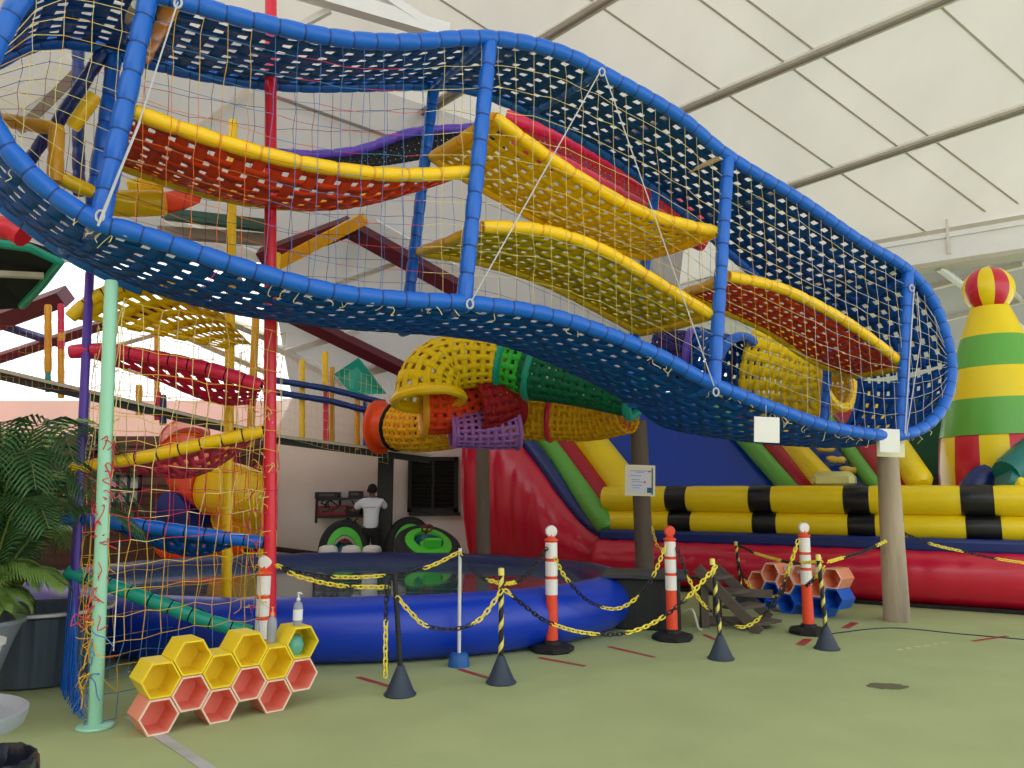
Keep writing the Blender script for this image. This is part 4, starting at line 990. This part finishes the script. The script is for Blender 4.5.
ink(0, 0, .97, .97, 'paper_white', 'border', .0072); ink(0, 0, .91, .90, 'paper_cream', 'mount', .0080); ink(-.03, -.04, .68, .74, 'paper_lilac', 'panel', .0090)
ink(.40, -.02, .045, .86, 'ink_teal', 'side_stripe', .0098); ink(.31, -.31, .16, .17, 'ink_teal', 'corner_picture', .0098); ink(.31, .30, .10, .06, 'ink_pink', 'title_mark', .0098); ink(.15, -.05, .07, .07, 'ink_pink', 'red_dot', .0100)
rnd = random.Random(6)
for (z, x0, x1) in [(.31, -.30, .24), (.265, -.14, .12), (.15, -.30, .02), (.02, -.28, -.02), (-.05, -.28, .04), (-.16, -.28, .06), (-.24, -.24, .0)]:
    b = MB(); x = x0
    while x < x1:
        l_ = rnd.uniform(.02, .06); b.box(ce + Rr_ @ V((x + l_ / 2) * w, -.0106, z * h), (l_ * w, .002, .024 * h), Rr_); x += l_ + .014
    b.build('text_line', 'ink_blue', t, smooth=False)['kind'] = 'stuff'
t2_, ce2, w2, h2, R2_ = card('notice', 'blank white card hanging from the lower blue rail left of the pale column', 753.5, 417, 780, 442.5, 7.55, 'paper_white', .05)
b = MB(); b.tube([ce2 + V(0, .008, h2 / 2 - .01), FP(766, 405, -.06)], .004, 5); b.build('hanging_cord', 'rope_grey', t2_)
card('notice', 'cream card behind the white one on top of the pale timber column', 876, 439, 905, 457, 9.10, 'paper_cream', .04)
card('notice', 'blank white card on top of the pale timber column, below the bridge end', 878.5, 429, 900.5, 452.5, 8.86, 'paper_white', .04)
# ================================================================== honeycomb shelves
mat('hex_yellow', '#ffe030', rough=.35, var=.05); mat('hex_coral', '#fa9c86', rough=.4, var=.06); mat('hex_cream', '#f6d6c2', rough=.5, var=.03); mat('hex_blue', '#1f66d4', rough=.4, var=.06); mat('hex_orange', '#f8a07c', rough=.4, var=.06)
def honeycomb(label, origin, yaw, ncol, R, depth, rowm, odd_up=True, group='honeycomb shelves'):
    t = thing('honeycomb_shelf', label, 'shelf', tuple(origin), group)
    Rm = Rz(yaw); hflat = R * math.sqrt(3) / 2; wall = R * .12
    for row, (bodym, rimm) in enumerate(rowm):
        for c in range(ncol):
            cx = (c - (ncol - 1) / 2) * R * 1.5; cz = hflat * (1 + 2 * row) + (hflat if (c % 2 == 1) == odd_up else 0)
            def ring(r, y): return [origin + Rm @ V(cx + r * math.cos(math.pi / 3 * q), y, cz + r * math.sin(math.pi / 3 * q)) for q in range(6)]
            b = MB(); Ro = R * .985
            b.grid([ring(Ro - wall * .25, 0), ring(Ro, .008), ring(Ro, depth)], 0, closed_v=True)
            b.grid([ring(Ro - wall, .004), ring(Ro - wall, depth - .02)][::-1], 0, closed_v=True)
            o = len(b.v); b.v.extend([tuple(p) for p in ring(Ro - wall, depth - .02)]); b.f.append((0 + o, 1 + o, 2 + o, 3 + o, 4 + o, 5 + o)); b.mi.append(0)
            o = len(b.v); b.v.extend([tuple(p) for p in ring(Ro, depth)]); b.f.append((5 + o, 4 + o, 3 + o, 2 + o, 1 + o, 0 + o)); b.mi.append(0)
            cell = b.build('cell', bodym, t, smooth=False)
            b = MB(); b.grid([ring(Ro - wall, .004), ring(Ro - wall * .9, -.004), ring(Ro - wall * .2, -.004), ring(Ro - wall * .0, .006)], 0, closed_v=True); b.build('rim', rimm, cell, smooth=False)
    return t
h0 = G(158, 736); h1 = G(271, 717)
R1 = .134; yaw1 = 41.0
hu = Rz(yaw1) @ V(1, 0, 0); ho = G(158, 735.5) + hu * (2.5 * 1.5 * R1)
shelf1 = honeycomb('yellow and coral honeycomb shelf on the carpet in front of the netted tower', ho, yaw1, 6, R1, .25, [('hex_coral', 'hex_cream'), ('hex_yellow', 'hex_yellow')])
k0 = G(760, 615); k1 = G(808, 621)
yaw2 = math.degrees(math.atan2((k1 - k0).y, (k1 - k0).x)); R2 = .145
k0 = G(794, 614.5)
shelf2 = honeycomb('orange and blue honeycomb shelf in front of the red inflatable base', k0, -52, 6, R2, .3, [('hex_blue', 'hex_blue'), ('hex_orange', 'hex_cream')])
def on_shelf(origin, yaw, R, col, ncol, row, odd_up=True, y=.1):
    hflat = R * math.sqrt(3) / 2; cx = (col - (ncol - 1) / 2) * R * 1.5; cz = hflat * (1 + 2 * row) + (hflat if (col % 2 == 1) == odd_up else 0)
    return origin + Rz(yaw) @ V(cx, y, cz), hflat
mat('gel_clear', '#c9d4e6', rough=.15, trans=.55, var=.03); mat('gel_teal', '#6fc4b4', rough=.2, trans=.25, var=.05); mat('cap_white', '#f0f0f0', rough=.4, var=.02); mat('label_white', '#e8ecf2', rough=.5, var=.02)
def bottle(label, base, r, h, m_='gel_clear', capm='cap_white', lab='label_white', pump=True, nm='bottle'):
    t = thing(nm, label, 'bottle', tuple(base), 'bottles on the honeycomb shelves')
    b = MB(); b.lathe([(0, .001), (r * .92, .001), (r, .012), (r, h * .58), (r * .8, h * .68), (r * .35, h * .74), (r * .33, h * .78)], base, 20); b.build('bottle_body', m_, t)
    b = MB(); b.lathe([(r * .40, h * .76), (r * .40, h * .84), (r * .18, h * .85), (r * .14, h * .97), (r * .3, h * .97), (r * .3, h), (0, h)], base, 14)
    if pump: b.tube([base + V(0, 0, h * .985), base + V(r * .55, -r * .2, h * .985), base + V(r * .85, -r * .3, h * .95)], [r * .2, r * .17, r * .12], 8)
    b.build('pump', capm, t)
    b = MB(); b.lathe([(r * 1.01, h * .16), (r * 1.015, h * .17), (r * 1.015, h * .48), (r * 1.01, h * .49)], base, 20, 0, None, False, False); b.build('label_band', lab, t)
    return t
p, hf = on_shelf(ho, yaw1, R1, 5, 6, 1); bottle('clear gel bottle with white pump standing on top of the yellow honeycomb shelf, right end', p + V(0, 0, hf), .036, .24)
p, hf = on_shelf(ho, yaw1, R1, 4, 6, 1); bottle('clear bottle with orange cap on the yellow honeycomb shelf in front of the red pole', p + V(-.02, .06, hf), .036, .26, 'gel_clear', 'hex_orange', 'gel_clear', False)
p, hf = on_shelf(ho, yaw1, R1, 5, 6, 1); 
b = MB(); c = p + Rz(yaw1) @ V(-.02, .02, -hf * .88); b.lathe([(0, .0), (.05, .0), (.075, .03), (.08, .075), (.07, .12), (.04, .145), (0, .15)], c, 20)
t = tag(b.build('teal_jar', 'gel_teal', None, origin=c), 'round teal bag lying inside the rightmost yellow cell', 'bag')
p, hf = on_shelf(k0, -52, R2, 4, 6, 1); bottle('clear gel bottle standing on the orange honeycomb shelf near the red inflatable', p + V(0, 0, hf), .045, .24)
p, hf = on_shelf(k0, -52, R2, 2, 6, 1); b = MB(); b.box(p + V(0.1, 0, hf + .05), (.30, .14, .1), Rz(-52), 0, .02); tag(b.build('wipe_pack', 'label_white', None, origin=p + V(.1, 0, hf)), 'pale pack lying on the orange honeycomb shelf behind the orange post', 'pack')
# ================================================================== posts and chains
mat('post_orange', '#f2502c', rough=.45, var=.06); mat('reflect_white', '#f4f2f0', rough=.35, var=.03); mat('cone_navy', '#2c3a4e', rough=.5, var=.1); mat('post_black', '#171b24', rough=.45); mat('tape_yellow', '#f4e878', rough=.5, var=.05)
mat('chain_yellow', '#ffe84a', rough=.4, var=.05); mat('chain_black', '#1a1c22', rough=.4); mat('bucket_blue', '#1e62ae', rough=.5, var=.1)
def delineator(label, loc, h=1.2, r=.062, base=True, ball='reflect_white', group='orange delineator posts', hw=False):
    t = thing('delineator_post', label, 'delineator post', tuple(loc), group); L0 = Vector(loc)
    if base:
        b = MB(); b.lathe([(.21, 0), (.225, .012), (.225, .045), (.20, .062), (.10, .075), (.09, .10), (.066, .11)], L0, 8); b.build('rubber_base', 'black_rubber', t, smooth=False)
    zt = h - .13
    b = MB(); b.lathe([(r * 1.05, .06), (r, .12), (r * .93, zt * .5), (r * .93, zt - .02), (r * 1.15, zt - .015), (r * 1.15, zt), (r * .8, zt + .01), (r * .45, zt + .03), (r * .45, zt + .06)], L0, 20); b.build('post_body', 'post_orange', t)
    for (a, c) in [(zt - .19, zt - .03), (zt - .365, zt - .22), (zt - .55, zt - .395)]:
        b = MB(); b.lathe([(r * .94, a), (r * 1.0, a + .003), (r * 1.0, c - .003), (r * .94, c)], L0, 20, 0, None, False, False); b.build('white_band', 'reflect_white', t)
    b = MB(); Ry_ = Rx(90)
    b.lathe([(0, -.03), (.05, -.026), (.062, -.01), (.062, .01), (.05, .026), (0, .03)], L0 + V(0, 0, h - .05), 24, 0, Ry_); b.build('top_disc', ball, t)
    return t
dA, dB, dC = G(552, 651), G(672.5, 639.5), G(809, 633.5)
delineator('orange post with three white bands and a white disc, in front of the pool', dA, 1.23)
delineator('orange post with three white bands standing before the black box', dB, 1.20, ball='post_orange')
delineator('orange post with three white bands standing before the orange and blue shelf', dC, 1.22)
dD = P(262, 640, 6.72); dD.z = 0
delineator('orange and white post inside the tower net beside the red pole, without visible base', dD, 1.04)
def conepost(label, loc, lean=(0, 0), stripes=True, h=.93, cap=True):
    t = thing('cone_post', label, 'barrier post', tuple(loc), 'cone footed barrier posts'); L0 = Vector(loc)
    b = MB(); b.lathe([(.125, 0), (.13, .008), (.125, .016), (.11, .03), (.05, .17), (.03, .22), (.024, .225)], L0, 24); b.build('cone_foot', 'cone_navy', t)
    tp = L0 + V(lean[0], lean[1], h); b = MB(); b.tube([L0 + V(0, 0, .18), tp], .021, 14); b.build('post_shaft', 'post_black', t)
    if stripes:
        b = MB(); ax = (tp - L0 - V(0, 0, .22)); x = ax.orthogonal().normalized(); y = ax.normalized().cross(x); n = 80; turns = 4.0; rows = []
        for i in range(n + 1):
            w = i / n; row = []
            for q in range(4):
                a = 2 * math.pi * turns * w + 2.2 * q / 3; ww = min(1, w)
                row.append(L0 + V(0, 0, .22) + ax * (ww * .985) + (x * math.cos(a) + y * math.sin(a)) * .0225)
            rows.append(row)
        b.grid(rows); b.build('stripe_tape', 'tape_yellow', t, solid=.002)
    if cap:
        b = MB(); b.tube([tp + V(0, 0, -.05), tp + V(0, 0, .005), tp + V(0, 0, .012)], [.026, .026, .012], 12); b.build('cap', 'tape_yellow' if stripes else 'post_black', t)
    return t, tp
_, t1 = conepost('plain black barrier post on a cone foot, leftmost of the cone posts', G(400, 695), (-.06, 0), False, .93)
_, t2 = conepost('black post with yellow spiral tape, between the bucket pole and the white-disc post', G(501, 683), (0, 0))
_, t3 = conepost('black post with yellow spiral tape on a cone foot, between two orange posts', G(721, 659), (-.05, 0))
_, t4 = conepost('black post with yellow spiral tape on a cone foot, before the orange and blue shelf', G(827, 649), (-.04, 0))
pbk = V(P(740, 560, 11.2).x, 11.2, 0)
_, t5 = conepost('small distant black post with yellow spiral tape against the red inflatable base', pbk, (-.05, 0), True, .86)
wb = G(459, 666)
wp = thing('bucket_pole', 'thin white pole standing in a small blue bucket by the pool', 'barrier post', tuple(wb))
b = MB(); b.lathe([(.10, 0), (.10, .01), (.085, .10), (.07, .115), (.02, .12)], wb, 20); b.build('bucket', 'bucket_blue', wp)
b = MB(); b.tube([wb + V(0, 0, .1), wb + V(0, 0, 1.06)], .016, 10); b.build('pole', 'white_paint', wp)
tw = wb + V(0, 0, 1.03)
def chain(label, pts, runs, start='y', pitch=.046):
    """pts: 3-D points; runs: fractions where the link colour switches"""
    pth = Path(spline(pts, 8)); n = max(4, int(pth.L / pitch)); A = MB(); B = MB(); A.cnt = B.cnt = 0
    t = thing('barrier_chain', label, 'chain', tuple(min(pth.p, key=lambda q: q.z)), 'plastic barrier chains')
    for i in range(n):
        w = (i + .5) / n; k = sum(1 for f in runs if w > f); yel = (k % 2 == 0) == (start == 'y'); mb = A if yel else B
        c = pth.u(w); tg = (pth.u(min(1, w + .01)) - pth.u(max(0, w - .01))).normalized(); s = tg.cross(V(0, 0, 1)); s = s.normalized() if s.length > .05 else V(1, 0, 0)
        o = s.cross(tg).normalized()
        an = math.pi / 4 if i % 2 == 0 else -math.pi / 4; s2 = s * math.cos(an) + o * math.sin(an)
        ring = []
        for q in range(10):
            a = 2 * math.pi * q / 10; cx = math.cos(a); sx = math.sin(a)
            ring.append(c + tg * (cx * .016 + (.016 if cx > 0 else -.016)) + s2 * (sx * .0165))
        mb.tube(ring, .0062, 5, closed=True); mb.cnt += 1
    if A.cnt: A.build('yellow_links', 'chain_yellow', t)['kind'] = 'stuff'
    if B.cnt: B.build('black_links', 'chain_black', t)['kind'] = 'stuff'
def sagpts(a, c, pix):
    """curve from a to c through image points, depth running evenly between the two ends"""
    out = [a]; n = len(pix)
    for i, (x, y) in enumerate(pix): out.append(P(x, y, a.y + (c.y - a.y) * (i + 1) / (n + 1)))
    return out + [c]
rp = P(276, 566, tR.y - .06)
chain('yellow and black chain from the red pole to the plain black post', sagpts(rp, P(389, 587, t1.y), [(300, 577), (335, 585), (362, 587)]), [.04, .12, .66, .70])
chain('chain from the red pole across the pool front to the white bucket pole', sagpts(P(276, 565, tR.y + .05), tw, [(302, 573), (337, 577), (378, 576), (425, 568)]), [.02, .3, .57, .78], 'y')
chain('loose chain end hanging straight down from the plain black post', [P(387, 584, t1.y - .02), P(386, 610, t1.y - .03), P(385.5, 645, t1.y - .03), P(385.5, 677, t1.y - .03)], [.42, .97], 'b')
chain('chain sagging between the plain black post and the striped post right of it', sagpts(P(397, 597, t1.y - .02), P(502, 590, t2.y - .02), [(412, 614), (427, 626), (455, 629), (480, 619)]), [.34, .68])
chain('chain from the white bucket pole down to the striped post by the pool', sagpts(tw, P(500, 583, t2.y), [(470, 567), (483, 578)]), [.08, .75])
chain('chain from the striped post by the pool up to the white-disc post', sagpts(P(506, 584, t2.y), P(547, 548, dA.y - .07), [(520, 580), (535, 566)]), [.2])
chain('long low chain between two striped posts, passing in front of two orange posts', sagpts(P(505, 590, t2.y - .02), P(716, 566, t3.y - .03), [(525, 606), (546, 621), (580, 632), (620, 634), (655, 622), (688, 597)]), [.03, .24, .42, .54, .70, .82], 'y')
chain('chain sagging from the white-disc post to the orange post by the black box', sagpts(P(555, 558, dA.y - .06), P(666, 545, dB.y - .06), [(566, 578), (590, 602), (620, 608), (648, 585)]), [.17, .42, .65, .80])
chain('crossing chain from the orange post at the black box to the orange shelf', sagpts(P(677, 548, dB.y - .05), P(798, 540, dC.y - .07), [(688, 577), (705, 606), (740, 627), (766, 612), (782, 587), (792, 560)]), [.14, .30, .46, .60, .82], 'b')
chain('short chain from the orange post by the shelf back to the small distant post', sagpts(P(797, 545, dC.y - .06), P(737, 560, t5.y), [(786, 575), (781, 594), (760, 595), (745, 580)]), [.30, .45, .80], 'y')
chain('chain along the red inflatable from the distant post to the striped post by the shelf', sagpts(P(738, 545, t5.y), P(822, 561, t4.y), [(755, 553), (775, 559), (795, 563)]), [.24, .58, .8], 'b')
chain('short chain from the orange post by the shelf to the striped post beside it', sagpts(P(806, 586, dC.y - .08), P(824, 567, t4.y - .02), [(815, 578)]), [.5], 'b')
chain('chain from the striped post by the shelf up to the pale timber column', sagpts(P(828, 562, t4.y), P(886, 541, cb.y - .16), [(845, 557), (865, 551)]), [.3, .85])
chain('chain from the pale timber column to the right along the red inflatable', sagpts(P(903, 533, cb.y - .05), P(1040, 565, 10.0), [(931, 544), (965, 552), (998, 559)]), [.20, .45, .68], 'b')
chain('chain wound round the dark timber column behind the black box', [P(652, 527, 11.24), P(657, 545, 11.2), P(664, 552, 11.1), P(655, 562, 11.2)], [.7])
# ================================================================== black box with lid
box_c = G(650, 632) ; 
bx = thing('storage_box', 'black storage box with wide flat lid between the pool and the wooden steps', 'storage box', tuple(box_c))
Rb = Rz(-12); ctr = box_c + V(.06, .38, 0)
b = MB(); b.box(ctr + V(0, 0, .29), (.74, .62, .58), Rb, 0, .02)
for k in range(5): b.box(ctr + Rb @ V(-.28 + .14 * k, -.315, .28), (.03, .015, .48), Rb)
b.build('body', 'black_plastic', bx, smooth=False)
mat('lid_grey', '#3c4046', rough=.5); b = MB(); b.box(ctr + V(-.03, 0, .605), (1.0, .82, .05), Rb, 0, .015); b.build('lid', 'lid_grey', bx, smooth=False)
b = MB(); b.tube(spline([ctr + Rb @ V(.40, -.2, .2), ctr + Rb @ V(.5, -.3, .25), ctr + Rb @ V(.56, -.3, .05), ctr + Rb @ V(.6, -.2, .02)], 5), .012, 6); b.build('hose', 'rafter_grey', bx)
# ================================================================== weathered wooden steps
timber('wood_grey', '#5c524a')
ws = thing('wooden_steps', 'weathered grey wooden steps beside the black box', 'wooden steps', tuple(G(735, 622)))
def plank(p0, d0, p1, d1, w=.10, h=.03, nm='plank'):
    b = MB(); b.bar(P(*p0, d0), P(*p1, d1), w, h); b.build(nm, 'wood_grey', ws, smooth=False, bevel=.004)
plank((697, 568), 9.3, (760, 633), 8.95, .05, .12, 'stringer'); plank((714, 566), 10.0, (770, 618), 9.8, .05, .12, 'stringer')
for (x, y, d) in [(704, 577, 9.6), (720, 592, 9.5), (736, 606, 9.4), (752, 622, 9.3)]:
    b = MB(); b.box(P(x + 8, y, d), (.52, .24, .035), Rz(38)); b.build('tread', 'wood_grey', ws, smooth=False, bevel=.004)
for (x, y0, d) in [(703, 572, 9.35), (716, 568, 10.0)]:
    b = MB(); a = P(x, y0, d); b.box((a.x, a.y, a.z / 2), (.09, .09, a.z), None); b.build('support_leg', 'wood_grey', ws, smooth=False)
plank((690, 590), 9.6, (772, 594), 9.8, .04, .10, 'side_board'); plank((700, 620), 9.4, (770, 622), 9.6, .04, .10, 'side_board')
# ================================================================== tape marks on the floor
mat('tape_red', '#b02a3c', rough=.6, dirt='#8a6a58'); mat('tape_grey', '#b9bcc0', rough=.6, dirt='#98a08c'); mat('tape_pale', '#c9cba0', rough=.6); mat('stain', '#66684f', rough=.9)
def tape(label, p0, p1, w=.05, m_='tape_red', nm='floor_tape', z=.003):
    a, c = G(*p0, z), G(*p1, z); b = MB(); b.bar(a, c, w, .003); o = b.build(nm, m_, None, origin=(a + c) / 2, smooth=False); tag(o, label, 'tape', 'tape marks on the floor')
tape('red tape strip on the floor left of the plain black post foot', (358, 677), (392, 687)); tape('red tape strip on the floor behind the striped post, right of the blue bucket', (459, 669), (490, 678.5))
tape('red tape strip on the floor under the white-disc orange post', (539, 657.5), (585, 666)); tape('red tape strip on the floor between the two left orange posts', (609, 646.5), (654, 657))
tape('red tape strip on the floor behind the striped post by the wooden steps', (704, 634.5), (718, 640.5)); tape('short red tape strip on the floor left of the pale timber column', (845, 628), (855, 622.5), .09)
tape('short red tape piece on the floor in front of the orange post by the shelf', (800, 645), (808, 639), .09); tape('red tape strip on the floor right of the pale timber column', (973, 641), (1007, 636))
tape('long pale grey tape line on the floor below the yellow and coral shelf', (130, 716), (214, 772), .075, 'tape_grey')
for i in range(6):
    x = 897 + 9 * i; tape('pale dashed floor marks in front of the pale timber column', (x, 649.8 - 1.3 * i), (x + 5, 649 - 1.3 * i), .04, 'tape_pale')
b = MB(); c = G(886, 686, .002); rnd = random.Random(2); k = 24; b.add([c + V(math.cos(a) * .17 * rnd.uniform(.8, 1.15), math.sin(a) * .10 * rnd.uniform(.8, 1.15), .0015) for a in [2 * math.pi * i / k for i in range(k)]], [tuple(range(k))])
tag(b.build('floor_stain', 'stain', None, origin=c, smooth=False), 'small dark stain on the carpet before the pale timber column', 'stain')
b = MB(); pts = [G(830, 634, .004), G(890, 628, .004), G(960, 634, .004), G(1040, 641, .004)]; b.tube(spline(pts, 5), .008, 5); tag(b.build('floor_cable', 'cone_navy', None, origin=pts[0]), 'thin dark cable on the carpet passing the pale timber column', 'cable')
# ================================================================== left edge: palm, planters, bin, table
mat('palm_green', '#2f5a2c', rough=.45, var=.35, scale=3); mat('palm_light', '#7ca04a', rough=.45, var=.25, scale=3); mat('palm_stem', '#5c6a36', rough=.6); mat('palm_dry', '#a89a70', rough=.7)
def palm(label, base, h, n, spread, seed, leafm='palm_green', up=1.0, dry=0, leaf=.30):
    t = thing('potted_palm', label, 'palm', tuple(base)); rnd = random.Random(seed)
    st = MB()
    for i in range(n):
        az = 2 * math.pi * (i * .381966) + rnd.uniform(-.3, .3); L_ = h * rnd.uniform(.55, 1.0); sp = spread * rnd.uniform(.5, 1.0)
        d = V(math.cos(az), math.sin(az), 0); pts = [base, base + d * sp * .12 + V(0, 0, L_ * .45), base + d * sp * .45 + V(0, 0, L_ * .85 * up), base + d * sp * .85 + V(0, 0, L_ * .9 * up), base + d * sp * 1.15 + V(0, 0, L_ * .72 * up)]
        sl_ = Path(spline(pts, 6)); st.tube([sl_.u(q / 10) for q in range(11)], [.014 * (1 - q / 13) for q in range(11)], 5)
        b = MB(); K = 34
        for k in range(K):
            w = .28 + .72 * k / K; c = sl_.u(w); tg = (sl_.u(min(1, w + .02)) - sl_.u(w - .02)).normalized(); side = tg.cross(V(0, 0, 1)).normalized(); ln_ = leaf * math.sin(math.pi * (.12 + .83 * (k / K))) + .06
            for s_ in (-1, 1):
                dr = (tg * .75 + side * s_ * .8 + V(0, 0, .12)).normalized(); wd = side.cross(V(0, 0, 1)).normalized() * .013 + tg * .006
                p1 = c + dr * ln_ * .5 + V(0, 0, -.01); p2 = c + dr * ln_ + V(0, 0, -.10 * ln_ / leaf - .02); up_ = tg * .014
                b.add([c - up_ * .5, c + up_ * .5, p1 + up_, p1 - up_, p2], [(0, 1, 2, 3), (3, 2, 4)])
        b.build('frond', ('palm_dry' if i < dry else leafm) if not (leafm == 'palm_green' and i % 4 == 3) else 'palm_light', t, solid=.002)
    st.build('stalks', 'palm_stem', t)['kind'] = 'stuff'
    return t
def planter(label, c, r0, r1, h, m_, square=False):
    t = thing('planter', label, 'planter', tuple(c)); b = MB(); prof = [(r0 * .96, 0), (r0, .01)] + [(r0 + (r1 - r0) * (i / 6) ** 1.4, h * i / 6) for i in range(1, 7)] + [(r1 + .02, h), (r1 + .02, h + .03), (r1 - .04, h + .03), (r1 - .05, h - .06)]
    b.lathe(prof, c, 28, 0, None, True, False); b.build('pot', m_, t)
    b = MB(); b.lathe([(0, h - .05), (r1 - .04, h - .06)], c, 28, 0, None, False, False); b.build('soil', 'soil', t); return t
mat('soil', '#2a211b', rough=1); mat('pot_white', '#d8dbe0', rough=.5, var=.05); mat('pot_grey', '#8a929c', rough=.6, var=.1); mat('tub_grey', '#4c5a68', rough=.6, var=.12)
g1 = G(2, 706); g1 = V(g1.x - .02, g1.y + .1, 0)
planter('pale grey tapered planter with a palm at the left edge', V(-4.06, 6.0, 0), .15, .32, .60, 'pot_grey'); palm('large dark green palm in the grey planter at the left edge', V(-3.98, 6.0, .55), 1.75, 22, 1.0, 3)
palm('second palm behind the first, darker, against the pink wall', V(-4.75, 7.3, .1), 2.1, 20, 1.2, 8); palm('low bright green palm with grassy leaves in front of the tub', V(-4.15, 6.1, .45), .75, 16, .65, 5, 'palm_light', .9, 0, .2)
planter('white tapered planter at the very left edge, in front of the grey one', V(-3.62, 5.25, 0), .15, .23, .58, 'pot_white')
tb = V(-4.05, 6.9, 0); tt = thing('ribbed_tub', 'dark grey ribbed round tub between the planters and the tower', 'tub', tuple(tb))
b = MB(); n = 96; rows = []
for (r, z) in ((.44, 0), (.47, .02), (.5, .55), (.53, .57), (.53, .60), (.48, .60), (.47, .2)):
    rows.append([tb + V(math.cos(2 * math.pi * q / n), math.sin(2 * math.pi * q / n), 0) * (r - (.012 if (q % 4 < 2 and z < .56) else 0)) + V(0, 0, z) for q in range(n)])
b.grid(rows, 0, closed_v=True); b.build('tub_body', 'tub_grey', tt, smooth=False)
b = MB(); b.tube([tb + V(.535 * math.cos(a), .535 * math.sin(a), .585) for a in [2 * math.pi * i / 48 for i in range(48)]], .014, 6, closed=True); b.build('rim', 'beam_white', tt)
tc_ = G(-76, 722, .88); tc_.z = 0; tbn = thing('round_table', 'silver round table top with raised rim at the lower left corner', 'table', tuple(tc_)); zt = .86
b = MB(); b.lathe([(0, zt - .02), (.24, zt - .02), (.27, zt - .01), (.28, zt + .02), (.28, zt + .035), (.27, zt + .04), (.26, zt + .03), (.24, zt + .01), (0, zt + .018)], tc_, 40); mat('silver', '#8f959f', rough=.45, metal=.0, var=.04); b.build('table_top', 'silver', tbn)
b = MB(); b.lathe([(.22, 0), (.22, .02), (.05, .04), (.035, .06), (.035, zt - .05), (.12, zt - .02)], tc_, 24); b.build('pedestal', 'silver', tbn)
wc = V(-2.12, 3.22, 0); wbn = thing('waste_bin', 'waste bin lined with a glossy black bag at the lower left corner', 'waste bin', tuple(wc))
b = MB(); b.lathe([(.15, 0), (.16, .01), (.20, .50), (.19, .50), (.17, .1)], wc, 28, 0, None, True, False); b.build('bin_body', 'tub_grey', wbn)
mat('bag_black', '#1c2430', rough=.25, var=.2, bump=.4); b = MB(); rnd = random.Random(9); n = 48; rows = []
for (r, z, j) in ((.215, .36, .012), (.22, .46, .01), (.215, .535, .008), (.20, .545, .006), (.185, .50, .008), (.16, .30, .02)):
    rows.append([wc + V(math.cos(2 * math.pi * q / n), math.sin(2 * math.pi * q / n), 0) * (r + rnd.uniform(-j, j)) + V(0, 0, z + rnd.uniform(-j, j)) for q in range(n)])
b.grid(rows, 0, closed_v=True); b.build('bin_bag', 'bag_black', wbn)
# ------------------------------------------------------------------ tidy
for o in bpy.data.objects:
    if '_o' in o: del o['_o']
